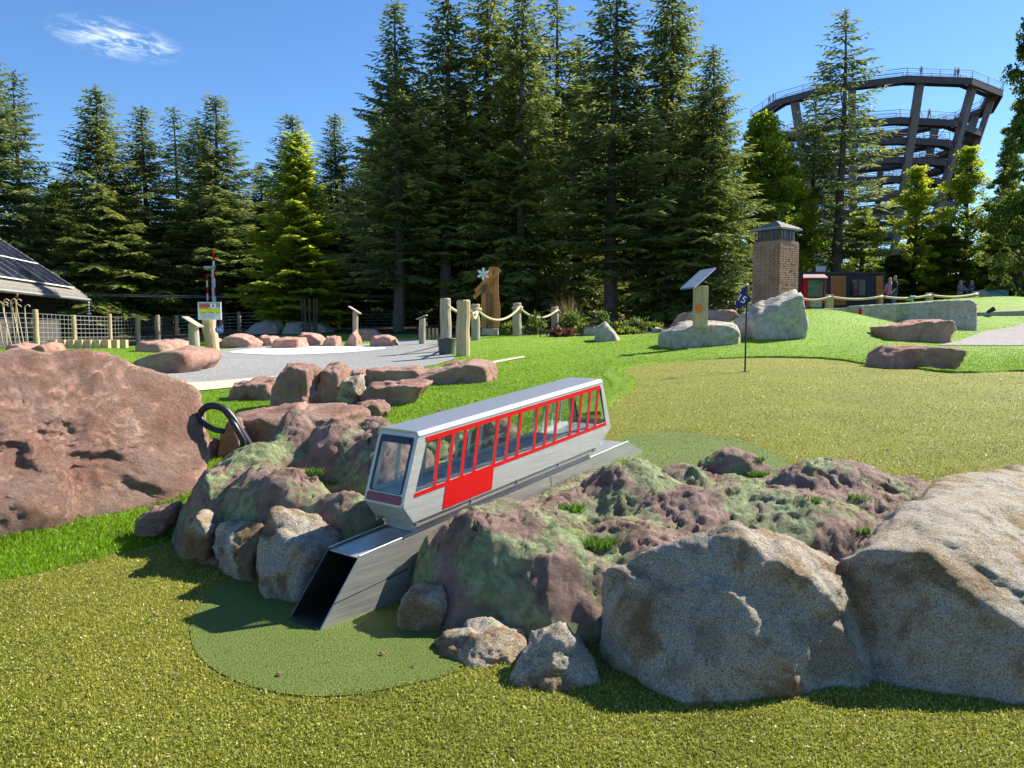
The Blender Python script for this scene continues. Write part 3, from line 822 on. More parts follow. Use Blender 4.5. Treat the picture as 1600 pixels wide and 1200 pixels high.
# end faces with framed windscreens; s across (0 = far/left, 1 = near/right), t up
def end_face(fr, name):
    if fr:
        P0, P1 = (0, .1151), (.1097, .3629); out = -tU
    else:
        P0, P1 = (TLEN, .1151), (TLEN - .0603, .3629); out = tU
    def E_(s, t, o=0): 
        a = lerp2(P0, P1, t); return T_(a[0], TWID * (1 - s), a[1]) + out * o
    def rr(s0, s1, t0, t1, r=.06, n=4):
        pts = []
        rs, rt = r, r * .8
        for cx, cy, a0 in ((s1 - rs, t1 - rt, 0), (s0 + rs, t1 - rt, 90), (s0 + rs, t0 + rt, 180), (s1 - rs, t0 + rt, 270)):
            for k in range(n + 1):
                an = R(a0 + 90 * k / n); pts.append((cx + rs * math.cos(an), cy + rt * math.sin(an)))
        return pts
    def ring_(outer, inner, o, d, nm, mat):
        m = MB(); n = len(outer)
        A = [E_(*p, o) for p in outer]; B = [E_(*p, o) for p in inner]
        A2 = [p + out * d for p in A]; B2 = [p + out * d for p in B]
        fs = []
        for i in range(n):
            j = (i + 1) % n
            fs += [(i, j, j + n, i + n), (i + 2 * n, i + 3 * n, j + 3 * n, j + 2 * n), (i, i + 2 * n, j + 2 * n, j), (i + n, j + n, j + 3 * n, i + 3 * n)]
        m.add(A + B + A2 + B2, fs)
        return m.build(nm, mat, train)
    o1 = rr(0, 1, 0, 1, .07); i1 = rr(.075, .915, .165, .945, .05)
    ring_(o1, i1, 0, .004, name, M['steel_side'])
    i2 = rr(.125, .865, .172, .845, .03)
    ring_(i1, i2, .001, .0045, "window_trim", M['black'])
    g_ = MB(); g_.prism([E_(*p, .0015) for p in i2], out * .0015).build("windscreen", M['glass'], train)
    MB().prism([E_(*p, .004) for p in rr(.055, .935, .03, .150, .04)], out * .002).build("lamp_strip", M['darkred'], train)
    return E_
E_ = end_face(True, "front_frame"); end_face(False, "rear_frame")
MB().tube([E_(.80, .895, .0055), E_(.80, .895, .009)], .008, 10).build("lens", M['iron'], train)
# ------------------------------------------------------------------ boulders
_ICO = {}
def ico(sub):
    if sub not in _ICO:
        bm = bmesh.new(); bmesh.ops.create_icosphere(bm, subdivisions=sub, radius=1)
        _ICO[sub] = (np.array([v.co[:] for v in bm.verts]), np.array([[v.index for v in f.verts] for f in bm.faces], dtype=np.int32)); bm.free()
    return _ICO[sub]
def hull_planes(P):
    bm = bmesh.new()
    for p in P: bm.verts.new(p)
    bmesh.ops.convex_hull(bm, input=bm.verts)
    bmesh.ops.recalc_face_normals(bm, faces=bm.faces)
    N, D = [], []
    for f in bm.faces:
        if f.calc_area() < 1e-9: continue
        N.append(f.normal[:]); D.append(f.normal.dot(f.verts[0].co))
    bm.free()
    return np.array(N), np.array(D)
def rock_mesh(name, P, mat, sub=4, k=22, chips=14, chip=(.90, .985), amp=.03, freq=3.0, seed=1, fine=.35, strat=0.0, frac=1.0, pit=0.0):
    """a boulder cut by planes: the hull of the corner points, extra chipped faces, rough relief"""
    P = np.array([tuple(p) for p in P]); rng = np.random.default_rng(seed)
    c = (P.min(0) + P.max(0)) / 2 * .5 + P.mean(0) * .5
    ext = (P.max(0) - P.min(0)) / 2; size = float(np.prod(ext) ** (1 / 3))
    N, D = hull_planes([tuple(p - c) for p in P])
    for _ in range(chips):
        n = rng.normal(size=3); n[2] = n[2] * .7 + .15; n /= np.linalg.norm(n)
        sup = ((P - c) @ n).max(); N = np.vstack([N, n]); D = np.append(D, sup * rng.uniform(*chip))
    V, Fc = ico(sub)
    d = V * ext; d /= np.linalg.norm(d, axis=1)[:, None]
    q = (d @ N.T) / np.maximum(D, 1e-3)
    qm = q.max(1); r = 1 / (qm * np.sum((np.maximum(q, 0) / qm[:, None]) ** (k * 4), 1) ** (1 / (k * 4)))
    X = c + d * r[:, None]
    S = X / size
    k = int(16 + 34 * frac)
    sd_ = rng.normal(size=(k, 3)); sd_ = sd_ / np.linalg.norm(sd_, axis=1)[:, None] * (ext / size) * rng.uniform(.75, 1.1, (k, 1)) + c / size
    Sw = S + .16 * np.column_stack([fbm(S * 2.6 + j * 9.1, 3, .55, seed + 20 + j) for j in range(3)])
    dd = ((Sw[:, None, :] - sd_[None]) ** 2).sum(2); dd = np.sqrt(dd); wt = np.exp(-(dd - dd.min(1)[:, None]) * 55); wt /= wt.sum(1)[:, None]
    tilt = rng.normal(size=(k, 3)) * .20; offs = rng.normal(size=k) * .030
    fac = (wt * np.clip(offs[None] + S @ tilt.T - (sd_ * tilt).sum(1)[None], -.13, .08)).sum(1) * frac
    if pit: rel0 = -pit * np.clip((fbm(X * 13, 5, .6, seed + 41) - .10) / .25, 0, 1) - pit * .6 * np.clip((fbm(X * np.array([5, 5, 16]), 4, .6, seed + 43) - .2) / .2, 0, 1)
    else: rel0 = 0
    a = amp * size * 3
    rel = fbm(X * 22, 4, .62, seed + 31, True) * (.009 / (a * .33)) + fbm(X * 55, 2, .6, seed + 33) * (.005 / (a * .33)) + fbm(S * freq * .6, 4, .5, seed) * 1.0 + fbm(S * freq * 2.2, 4, .55, seed + 9, True) * fine + fbm(S * freq * 6, 3, .6, seed + 5) * fine * .5
    if strat: 
        lay = X[:, 2] / size * 7 + fbm(S * 2, 3, .5, seed + 3) * 1.2
        rel = rel + strat * (np.abs((lay % 1) - .5) * 2 - .5)
    X = X + d * (rel * a * .33 + fac * size + rel0)[:, None]
    return X, Fc, c
def boulder(name, P, mat, label, cat="boulder", group=None, **kw):
    X, Fc, c = rock_mesh(name, P, mat, **kw)
    base = np.array([c[0], c[1], X[:, 2].min()])
    me = mesh_np(name, X - base, Fc, mat, True)
    o = link(name, me, None, tuple(base))
    return tag(o, label, cat, group)
def sil(poly, Y, dy, front=.72, back=.75, below=.08, fz=.0):
    """hull of a stone from its outline in the photo at distance Y, half depth dy"""
    Q = [at(px, py, Y) for px, py in poly]
    c = sum(Q, Vector()) / len(Q); zb = min(q.z for q in Q)
    out = list(Q)
    for q in Q:
        for s, yy in ((front, -dy), (back, dy)):
            p = c + (q - c) * s; p = Vector((p.x * (Y + yy) / Y if 0 else p.x, Y + yy, p.z))
            if q.z < c.z: p.z = q.z
            out.append(p)
    out += [Vector((q.x, q.y, zb - below)) for q in out if q.z < c.z]
    return out

GR, SS, GF = M['granite'], M['sandstone'], M['granite_far']
gB = "granite boulders edging the rockwork"
# big granite boulder right of centre
boulder("granite_boulder", [at(936, 1010, 2.20), at(946, 896, 2.26), at(996, 860, 2.26), at(1090, 856, 2.24), at(1146, 812, 2.22), at(1168, 838, 2.12), at(1068, 1112, 1.94), at(1150, 900, 2.08), at(1292, 936, 2.08), at(1356, 905, 2.30), at(1358, 1096, 2.05), at(1215, 1112, 1.96),
    at(1275, 866, 2.44), at(1080, 890, 2.66), at(1320, 930, 2.7)] + [Vector((x, y, -.06)) for x, y in ((.27, 2.22), (.46, 1.97), (.70, 1.98), (.97, 2.06), (.98, 2.6), (.4, 2.6))],
    GR, "big grey granite boulder with a peaked top right of the chute", group=gB, sub=6, k=60, chips=0, amp=.014, freq=3.4, seed=4, fine=1.3, frac=.5)
# far right granite boulder, running out of frame
boulder("granite_boulder", [at(1352, 1075, 2.12), at(1332, 940, 2.20), at(1322, 878, 2.26), at(1365, 856, 2.22), at(1450, 862, 2.13), at(1492, 905, 2.08), at(1600, 985, 2.0), at(1640, 1120, 1.93), at(1400, 1094, 2.06), at(1750, 1060, 2.0),
    at(1445, 772, 2.72), at(1470, 745, 2.95), at(1560, 735, 3.0), at(1680, 745, 3.0), at(1780, 800, 2.8), at(1790, 900, 2.6), at(1360, 850, 2.7), at(1400, 830, 2.95)] + [Vector((x, y, -.07)) for x, y in ((1.0, 2.12), (1.05, 2.05), (1.4, 1.98), (2.0, 2.0), (2.4, 2.8), (1.2, 2.9))],
    GR, "pale granite boulder with a broad sunlit top at the right edge", group=gB, sub=6, k=60, chips=3, chip=(.985, 1.0), amp=.014, freq=3.4, seed=12, fine=1.3, frac=.55)
boulder("granite_boulder", sil([(622, 940), (640, 915), (690, 912), (704, 930), (700, 975), (665, 1004), (632, 1000), (620, 970)], 2.50, .08, .8, .8, .03), GR, "small round pale granite stone beside the chute mouth", group=gB, sub=5, k=4, chips=10, amp=.03, seed=21, frac=.6)
boulder("granite_boulder", [at(674, 1002, 2.30), at(695, 987, 2.32), at(760, 968, 2.34), at(812, 983, 2.32), at(820, 1020, 2.26), at(800, 1064, 2.15), at(745, 1068, 2.13), at(690, 1035, 2.23), at(730, 995, 2.24), at(790, 1000, 2.24), at(760, 1000, 2.5)] + [Vector((x, y, -.03)) for x, y in ((-.22, 2.34), (-.12, 2.2), (0, 2.2), (.03, 2.5), (-.15, 2.55))],
        GR, "low grey granite stone lying between the round stone and the pyramid stone", group=gB, sub=5, k=20, chips=12, amp=.035, seed=33)
boulder("granite_boulder", [at(876, 972, 2.14), at(866, 984, 2.12), at(905, 1008, 2.10), at(940, 1060, 2.08), at(938, 1102, 2.04), at(860, 1108, 2.0), at(798, 1092, 2.03), at(796, 1070, 2.08), at(826, 1008, 2.13), at(838, 990, 2.16), at(880, 1010, 2.35)] + [Vector((x, y, -.04)) for x, y in ((0, 2.1), (.1, 2.03), (.24, 2.1), (.24, 2.4), (.05, 2.4))],
        GR, "pyramid shaped granite stone against the big peaked boulder", group=gB, sub=5, k=30, chips=8, chip=(.94, 1), amp=.025, seed=41)
boulder("granite_boulder", [at(430, 797, 2.92), at(470, 797, 2.96), at(532, 828, 2.90), at(538, 846, 2.84), at(478, 880, 2.70), at(468, 922, 2.68), at(410, 908, 2.74), at(402, 870, 2.8), at(420, 815, 2.86), at(470, 860, 2.70), at(500, 830, 3.1), at(440, 815, 3.15)] + [Vector((x, y, -.04)) for x, y in ((-.9, 2.74), (-.79, 2.67), (-.68, 2.84), (-.66, 3.05), (-.95, 3.05))],
        GR, "granite block with a slanted sunlit top left of the chute mouth", group=gB, sub=5, k=32, chips=12, chip=(.94, 1), amp=.03, seed=57)
boulder("granite_boulder", [at(340, 818, 3.1), at(395, 815, 3.06), at(408, 822, 3.04), at(405, 860, 2.95), at(388, 887, 2.88), at(345, 868, 2.98), at(334, 850, 3.04), at(345, 820, 3.3), at(402, 822, 3.3)] + [Vector((x, y, -.03)) for x, y in ((-1.14, 3.0), (-.98, 2.9), (-.96, 3.2), (-1.15, 3.2))],
        GR, "square brownish granite stone between the white stone and the slanted block", group=gB, sub=5, k=26, chips=8, chip=(.93, 1), amp=.03, seed=63)
boulder("granite_boulder", sil([(294, 835), (303, 808), (315, 797), (330, 803), (338, 825), (334, 850), (310, 856), (296, 850)], 3.14, .07, .8, .8, .03), GR, "small whitish standing stone at the left end of the stone edging", group=gB, sub=4, k=18, chips=8, amp=.035, seed=71)
boulder("flat_stone", sil([(214, 812), (240, 795), (278, 784), (282, 800), (262, 820), (230, 822)], 3.55, .07, .8, .8, .03), SS, "small flat reddish stone wedged below the big red boulder", "stone", sub=4, chips=8, amp=.03, seed=77)
boulder("granite_boulder", sil([(1572, 748), (1590, 734), (1640, 732), (1660, 760), (1600, 768)], 3.35, .12, .8, .8, .1), GR, "grey stone peeping over the far right boulder", group=gB, sub=4, amp=.03, seed=83)
# the big red boulder at the left
# its broad face looks to the right and leans back: points where view rays meet that plane
_rn = Vector((.72, -.50, .48)).normalized(); _ra = Vector((-2.26, 3.62, .0))
def rface(px, py):
    d = at(px, py, 1.0) - Vector((0, 0, CAM_H)); o = Vector((0, 0, CAM_H))
    return o + d * ((_ra - o).dot(_rn) / d.dot(_rn))
_fp = [(-120, 570), (-40, 545), (60, 543), (150, 556), (210, 576), (270, 588), (312, 604), (324, 640), (328, 700), (312, 752), (275, 800), (215, 797), (120, 768), (0, 762), (-120, 780), (-250, 700)]
_F = [rface(*q) for q in _fp]
_hb = Vector((-_rn.x, -_rn.y, 0)).normalized()
_B = [p + _hb * .9 - Vector((0, 0, .12)) for p in _F]
_L = [Vector((rface(px, py).x, rface(px, py).y, -.08)) + _hb * .05 for px, py in ((-120, 830), (0, 812), (120, 800), (222, 806), (272, 806))]
boulder("red_boulder", _F + _B + _L + [p + _hb * 1.0 for p in _L], SS, "huge red sandstone boulder with pale veins at the left edge", sub=6, k=26, chips=14, chip=(.975, 1.0), amp=.012, freq=3.6, seed=92, fine=1.2, frac=.6, pit=.016)
# red stones in the middle distance
gR = "red sandstone blocks behind the rockwork"
def rstone(poly, Y, dy, label, seed, mat=None, **kw):
    a = dict(sub=5 if Y < 12 else 4, k=26, chips=12, chip=(.92, 1.0), amp=.03, freq=3, pit=.012)
    a.update(kw); Y = G(sum(p[0] for p in poly) / len(poly), max(p[1] for p in poly) - 1).y + dy * .45
    return boulder("red_stone" if mat is None else "grey_stone", sil(poly, Y, dy, below=.12), mat or SS, label, "stone", gR, seed=seed, **a)
rstone([(360, 620), (368, 600), (400, 591), (440, 590), (446, 610), (436, 626), (375, 626)], 7.6, .3, "flat red block at the end of the pale path edging", 101)
rstone([(426, 632), (432, 600), (448, 570), (470, 563), (498, 570), (503, 600), (500, 634), (460, 640)], 7.0, .3, "tall dark red standing stone in front of the gravel path", 102)
rstone([(498, 630), (500, 590), (515, 570), (530, 567), (545, 575), (540, 600), (530, 634)], 7.1, .3, "pointed red stone right of the tall standing stone", 103)
rstone([(520, 634), (528, 605), (540, 590), (568, 585), (570, 610), (566, 634)], 6.8, .2, "grey faced stone leaning between the red stones", 104, GR)
rstone([(545, 583), (560, 577), (575, 576), (580, 600), (560, 605), (548, 600)], 7.8, .3, "small pale red stone behind the grey faced stone", 105)
rstone([(567, 600), (570, 576), (600, 573), (660, 572), (680, 580), (660, 600), (610, 604)], 7.7, .3, "long red block with a shaded front behind the others", 106)
rstone([(640, 590), (680, 575), (740, 560), (775, 568), (780, 585), (740, 590), (690, 600), (655, 598)], 7.9, .45, "broad flat red slab on the lawn edge", 107, strat=.3)
rstone([(566, 622), (575, 600), (640, 593), (678, 596), (660, 610), (620, 632), (580, 634)], 7.0, .3, "red block with a sunlit right side on the lawn edge", 108)
rstone([(540, 640), (560, 628), (600, 625), (612, 640), (585, 656), (550, 652)], 6.5, .2, "low dark red stone below the sunlit block", 109)
rstone([(352, 690), (362, 655), (380, 642), (440, 636), (520, 633), (570, 638), (580, 660), (540, 690), (430, 700)], 5.2, .4, "wide flat topped red slab behind the painted rockwork", 110, amp=.022)
rstone([(308, 706), (315, 690), (330, 684), (346, 698), (348, 714), (312, 718)], 4.9, .12, "small angular red stone beside the black iron hook", 111)
rstone([(345, 700), (352, 668), (372, 650), (392, 690), (385, 716)], 4.85, .12, "dark red stone under the black iron hook", 112)
rstone([(570, 662), (585, 650), (602, 655), (595, 668), (575, 672)], 5.4, .12, "little pinkish stone at the lawn corner", 113)
rstone([(215, 570), (240, 556), (290, 541), (330, 545), (335, 562), (300, 578), (250, 582)], 12.5, .7, "long layered red rock behind the big boulder", 114, strat=.6)
rstone([(218, 541), (225, 532), (262, 531), (276, 538), (279, 550), (245, 552), (222, 548)], 18, .5, "red block on the lawn below the wire fence", 115)
rstone([(258, 540), (268, 530), (296, 533), (305, 545), (280, 549)], 21, .5, "dark red block next to the wooden lectern post", 116)
rstone([(20, 545), (25, 537), (50, 536), (58, 548), (40, 552)], 17, .4, "dark red block at the foot of the nearest fence post", 117)
rstone([(58, 548), (68, 540), (85, 534), (92, 545), (75, 552)], 18, .4, "flat red stone beside the log palisade", 118)
rstone([(345, 542), (350, 528), (366, 521), (390, 523), (410, 535), (405, 544), (370, 545)], 23, .6, "dark red rock at the left end of the stone row", 119)
rstone([(404, 538), (410, 524), (432, 525), (438, 536), (420, 542)], 25, .5, "red rock in the shade of the stone row", 120)
rstone([(425, 545), (430, 530), (448, 527), (478, 527), (483, 543), (455, 546)], 22, .6, "squared pale red block in the stone row behind the sand", 121)
rstone([(466, 525), (475, 518), (498, 522), (512, 532), (505, 541), (480, 540)], 24, .6, "slanting dark red slab in the stone row", 122)
rstone([(504, 540), (512, 526), (531, 524), (533, 540), (518, 543)], 22.5, .4, "small red block right of the slanting slab", 123)
rstone([(538, 540), (548, 526), (556, 515), (563, 525), (564, 541), (550, 543)], 22, .4, "upright pointed red stone in front of the lectern", 124)
rstone([(556, 525), (562, 514), (585, 515), (600, 525), (585, 532), (568, 533)], 26, .7, "flat red slab behind the pointed stone", 125)
rstone([(578, 540), (582, 526), (605, 522), (618, 526), (624, 540), (600, 543)], 22, .5, "rounded red stone at the right end of the sand", 126)
rstone([(322, 545), (330, 530), (345, 528), (350, 545)], 25, .4, "dark red rock behind the sign post", 127)
# grey rocks and stones in the distance
gG = "grey rocks at the back of the course"
def gstone(poly, Y, dy, label, seed, **kw):
    a = dict(sub=4, k=24, chips=10, chip=(.92, 1), amp=.03, freq=3); a.update(kw); Y = G(sum(p[0] for p in poly) / len(poly), max(p[1] for p in poly) - 1).y + dy * .45
    return boulder("grey_rock", sil(poly, Y, dy, below=.2), GF, label, "rock", gG, seed=seed, **a)
gstone([(382, 520), (395, 507), (418, 500), (440, 502), (448, 515), (440, 521)], 33, .8, "large blue grey rock in the shade behind the stone row", 131)
gstone([(443, 520), (450, 504), (478, 503), (482, 518), (460, 521)], 34, .8, "brownish grey rock left of the stake basket", 132)
gstone([(480, 519), (484, 504), (505, 504), (522, 515), (512, 519)], 33, .8, "grey rock with moss right of the stake basket", 133)
gstone([(1145, 505), (1180, 478), (1225, 458), (1243, 453), (1250, 485), (1253, 512), (1250, 526), (1215, 520), (1170, 512)], 16.2, .7, "big wedge of grey granite below the brick tower", 134, sub=5, k=40, amp=.012)
gstone([(1028, 540), (1033, 518), (1060, 503), (1110, 502), (1150, 505), (1160, 520), (1160, 534), (1100, 537)], 14.4, .6, "broad brown grey boulder under the slanted blue panel", 135, sub=5, k=24)
gstone([(928, 533), (932, 512), (945, 500), (955, 515), (968, 531), (955, 535)], 21, .5, "white pointed stone at the flower bed", 136, k=40, amp=.01)
gstone([(905, 524), (910, 510), (930, 508), (934, 526)], 22.5, .6, "bluish rock behind the white pointed stone", 137)
gstone([(1018, 516), (1024, 511), (1034, 514), (1033, 521), (1020, 521)], 26, .25, "small pale stone at the end of the flower bed", 138)
gstone([(1552, 462), (1560, 452), (1578, 443), (1600, 448), (1615, 462)], 40, 1, "pale rock pile at the right edge", 139)
def rrock(poly, Y, dy, label, seed, **kw):
    a = dict(sub=5, k=40, chips=8, chip=(.96, 1), amp=.015, freq=3); a.update(kw); Y = G(sum(p[0] for p in poly) / len(poly), max(p[1] for p in poly) - 1).y + dy * .45
    return boulder("red_stone", sil(poly, Y, dy, .93, .93, .12), SS, label, "stone", "red stones on the upper lawn", seed=seed, **a)
rrock([(1374, 532), (1373, 511), (1420, 503), (1468, 500), (1472, 515), (1471, 531), (1430, 533)], 15.0, .55, "brick shaped red stone block beside the right gravel path", 141)
rrock([(1364, 575), (1368, 556), (1385, 541), (1430, 541), (1492, 544), (1494, 549), (1460, 560), (1425, 572), (1390, 577)], 11.4, .4, "dark red stone with a pale top on the edge of the upper green", 142)
rrock([(1050, 512), (1065, 492), (1090, 485), (1145, 484), (1150, 492), (1110, 503), (1075, 510)], 20, .8, "low pinkish red ledge behind the slanted blue panel", 143, amp=.03)

# ------------------------------------------------------------------ painted artificial rockwork (two banks beside the chute)
def to_uv(x, y):
    """horizontal chute coordinates"""
    h = math.hypot(tU.x, tU.y)
    dx, dy = x - tC.x, y - tC.y
    return (dx * tU.x + dy * tU.y) / h, dx * tV.x + dy * tV.y
def bank(name, lumps, poly, label, seed, floor, step=.011, kk=20):
    xs = [p[0] for p in poly]; ys = [p[1] for p in poly]
    X, Y = np.meshgrid(np.arange(min(xs), max(xs), step), np.arange(min(ys), max(ys), step))
    ny, nx = X.shape; x, y = X.ravel(), Y.ravel()
    P = np.column_stack([x, y, np.zeros_like(x)])
    wx = x + .05 * fbm(P * 3.1, 3, .5, seed); wy = y + .05 * fbm(P * 3.1 + 7, 3, .5, seed + 1)
    z = np.full(x.shape, -9.0); acc = 0
    hs = []
    for (px, py, Yd, rx, ry, rot, p) in lumps:
        c = at(px, py, Yd); ca, sa = math.cos(R(rot)), math.sin(R(rot))
        dx, dy = wx - c.x, wy - c.y
        u = (dx * ca + dy * sa) / rx; v = (-dx * sa + dy * ca) / ry
        d = np.sqrt(u * u + v * v + 1e-9)
        hs.append(c.z * (1 - .86 * d ** p / (1 + .25 * d ** p)))
    hs = np.array(hs)
    z = np.log(np.sum(np.exp(kk * np.maximum(hs, -1)), 0)) / kk
    z = np.maximum(z, floor(x, y))
    qx, qy = x + .06 * fbm(P * 5, 3, .5, seed + 14), y + .06 * fbm(P * 5 + 3, 3, .5, seed + 15)
    rid = fbm(np.column_stack([qx * 2.4, qy * 2.4, z * 2]), 5, .52, seed + 4, True)
    fine = fbm(np.column_stack([x * 21, y * 21, z * 24]), 4, .6, seed + 6)
    crack = np.abs(fbm(np.column_stack([x * 4 + 3, y * 4, z * 4]), 3, .5, seed + 8))
    crack2 = np.abs(fbm(np.column_stack([qx * 7 + 9, qy * 7, z * 5]), 3, .5, seed + 18))
    z = z - .010 + .030 * rid + .015 * fine + .006 * fbm(np.column_stack([x * 48, y * 48, z * 40]), 2, .6, seed + 19, True) - .026 * np.exp(-(crack / .02) ** 2) - .014 * np.exp(-(crack2 / .03) ** 2)
    # sink at the outline
    poly2 = [Vector((p[0], p[1])) for p in poly]
    dist = np.full(x.shape, 9.0)
    for i in range(len(poly2)):
        a, b = poly2[i], poly2[(i + 1) % len(poly2)]
        ex, ey = b.x - a.x, b.y - a.y; L2 = ex * ex + ey * ey
        t = np.clip(((x - a.x) * ex + (y - a.y) * ey) / L2, 0, 1)
        dist = np.minimum(dist, np.hypot(x - a.x - t * ex, y - a.y - t * ey))
    ins = inpoly(x, y, poly)
    dist = np.where(ins, dist, -dist)
    g0 = height(x, y) - .06
    t = np.clip(dist / .16, 0, 1); t = np.sqrt(t)
    cu, cv = to_uv(x, y); dch = np.maximum(-cv, cv - CW)
    t = np.maximum(t, np.clip(1.5 - dch / .12, 0, 1) * np.clip((cu - .12) / .15, 0, 1) * np.clip((1.62 - cu) / .1, 0, 1) * (dist > -.02))
    z = np.where(z > g0, g0 + (z - g0) * t, z)
    # keep clear of chute and train
    u, v = to_uv(x, y)
    lo, hi = -.012, CW + .012
    ctop = tC.z + u * (tU.z / math.hypot(tU.x, tU.y))
    over = (v > TV0 - .02) & (v < CW - TV0 + .02) & (u > -.1) & (u < 1.9)
    z = np.where(over, np.minimum(z, ctop - .02), z)
    inside = (v > -.008) & (v < CW + .008) & (u > -.35) & (u < 1.98)
    z = np.where(inside, np.minimum(z, -.03 + np.maximum(0, ctop - .36)), z)
    near = (v > -.25) & (v < CW + .25) & (u < -.02)
    z = np.where(near & (u < -.06), np.minimum(z, g0), z)
    keep = dist > -step
    idx = np.arange(nx * ny).reshape(ny, nx)
    Fq = np.stack([idx[:-1, :-1], idx[:-1, 1:], idx[1:, 1:], idx[1:, :-1]], -1).reshape(-1, 4)
    Fq = Fq[keep[Fq].all(1)]
    used, inv = np.unique(Fq.ravel(), return_inverse=True)
    V = np.column_stack([x, y, z])[used]
    # bulge sideways so that steep faces are not streaked
    V[:, :2] += .018 * np.column_stack([fbm(V * 14, 3, .55, seed + 11), fbm(V * 14 + 5, 3, .55, seed + 12)]) * np.clip((np.abs(to_uv(V[:, 0], V[:, 1])[1] - CW / 2) - CW / 2 - .01) / .08, 0, 1)[:, None]
    b = Vector((float(V[:, 0].mean()), float(V[:, 1].mean()), 0))
    me = mesh_np(name, V - np.array(b), inv.reshape(-1, 4), M['painted'], True)
    o = link(name, me, None, b)
    return tag(o, label, "artificial rock", "painted rockwork banks")
flr = lambda a: (lambda x, y: height(x, y) * 0 + a)
c0 = tC - tV * .004; hU = Vector((tU.x, tU.y)).normalized()
def along(u, v): return (tC.x + hU.x * u + tV.x * v, tC.y + hU.y * u + tV.y * v)
right_poly = [along(.12, -.002), along(.5, -.002), along(1.0, -.002), along(1.55, -.002), along(1.75, -.1), (.80, 3.78), (1.05, 3.82), (1.4, 3.7), (1.75, 3.45), (2.3, 3.2), (2.3, 2.5), (1.2, 2.45), (.45, 2.35), (.1, 2.3), (-.2, 2.42), (-.27, 2.5)]
right_bank = bank("painted_rockwork", [
    (770, 800, 2.72, .30, .38, -25, 3.2), (840, 800, 2.80, .30, .36, 0, 3), (720, 838, 2.62, .2, .24, 0, 3.5), (985, 722, 3.12, .33, .34, 0, 2.1), (900, 768, 3.02, .24, .2, 30, 2.2),
    (1100, 760, 2.98, .42, .34, -10, 2.3), (1215, 775, 2.92, .42, .34, 0, 2.5), (1290, 714, 3.35, .40, .32, -15, 2.1), (1150, 700, 3.58, .28, .2, 0, 2.2), (1070, 722, 3.4, .25, .2, 0, 2),
    (1420, 752, 3.25, .45, .25, 0, 2.5), (880, 870, 2.5, .26, .25, 0, 2.6), (990, 818, 2.72, .25, .22, 0, 2.4), (810, 900, 2.42, .18, .16, 0, 2.8), (1300, 800, 2.85, .4, .3, 0, 2.5), (1060, 850, 2.6, .3, .25, 0, 2.5)],
    right_poly, "painted brown and green artificial rock right of the chute", 5, lambda x, y: np.maximum(height(x, y) + .03, .10))
left_poly = [along(.02, CW + .002), along(.5, CW + .002), along(1.0, CW + .002), along(1.5, CW + .004), along(1.75, CW + .05), (.25, 4.5), (-.3, 4.75), (-.9, 4.75), (-1.35, 4.4), (-1.62, 4.0), (-1.62, 3.55), (-1.42, 3.2), (-1.15, 3.05), (-.85, 2.85), (-.72, 2.76)]
left_bank = bank("painted_rockwork", [
    (458, 643, 4.0, .28, .30, 0, 1.8), (535, 655, 3.9, .28, .3, 0, 1.9), (605, 668, 3.75, .26, .3, 30, 2), (395, 692, 3.75, .30, .26, 0, 2.0), (448, 738, 3.22, .24, .3, -30, 2.2), (405, 722, 3.4, .2, .25, 0, 2), (545, 770, 3.08, .22, .18, -35, 2.4),
    (330, 742, 3.5, .26, .3, -35, 2.0), (380, 780, 3.2, .22, .24, 0, 2.4), (300, 775, 3.42, .2, .24, 0, 2.3), (690, 640, 4.5, .3, .3, 0, 2), (590, 650, 4.5, .3, .25, 0, 2.2), (780, 652, 4.4, .25, .2, 0, 2.2), (650, 700, 3.85, .2, .3, 30, 2.2)],
    left_poly, "painted brown and green artificial rock left of the funicular model", 27, lambda x, y: np.maximum(height(x, y) + .04, .08), kk=13)
# small tufts in the hollows of the rockwork
def bank_top(o, x, y):
    me = o.data; n = len(me.vertices); co = np.empty(n * 3, np.float32); me.vertices.foreach_get("co", co); co = co.reshape(-1, 3) + np.array(o.location)
    i = np.argmin((co[:, 0] - x) ** 2 + (co[:, 1] - y) ** 2); return float(co[i, 2])
def bank_hit(o, px, py):
    me = o.data; n = len(me.vertices); co = np.empty(n * 3, np.float32); me.vertices.foreach_get("co", co); co = co.reshape(-1, 3) + np.array(o.location)
    c, s = math.cos(PITCH), math.sin(PITCH)
    fw = co[:, 1] * c - (co[:, 2] - CAM_H) * s; up = co[:, 1] * s + (co[:, 2] - CAM_H) * c
    u = 800 + F * co[:, 0] / fw; v = 600 - F * up / fw
    d = np.hypot(u - px, v - py); k = np.nonzero(d < 8)[0]
    if len(k) == 0: k = np.array([np.argmin(d)])
    i = k[np.argmin(fw[k])]
    return Vector(co[i])
def tuft(o, px, py, r, n, ln, label, seed):
    p = bank_hit(o, px, py); rng = np.random.default_rng(seed)
    a = rng.uniform(0, 2 * np.pi, n); d = np.sqrt(rng.uniform(0, 1, n)) * r
    X = d * np.cos(a) * 1.3; Y = d * np.sin(a) * .7
    t = blades("grass_tuft", X, Y, np.full(n, -.012), ln, .0032, M['b_tuft'], None, .75, rng=rng)
    del t["kind"]
    t.location = p
    return tag(t, label, "grass tuft", "grass tufts in the painted rockwork")
tuft(right_bank, 943, 848, .055, 420, .042, "round grass tuft in the middle hollow of the right rockwork", 1)
tuft(right_bank, 882, 788, .050, 340, .038, "grass tuft in the hollow just below the funicular model", 2)
tuft(right_bank, 1078, 850, .035, 220, .034, "grass tuft above the big peaked granite boulder", 3)
tuft(right_bank, 1178, 737, .040, 240, .034, "grass tuft between the two rear humps of the right rockwork", 4)
tuft(right_bank, 1185, 710, .025, 120, .024, "tiny grass tuft on the rearmost hump", 5)
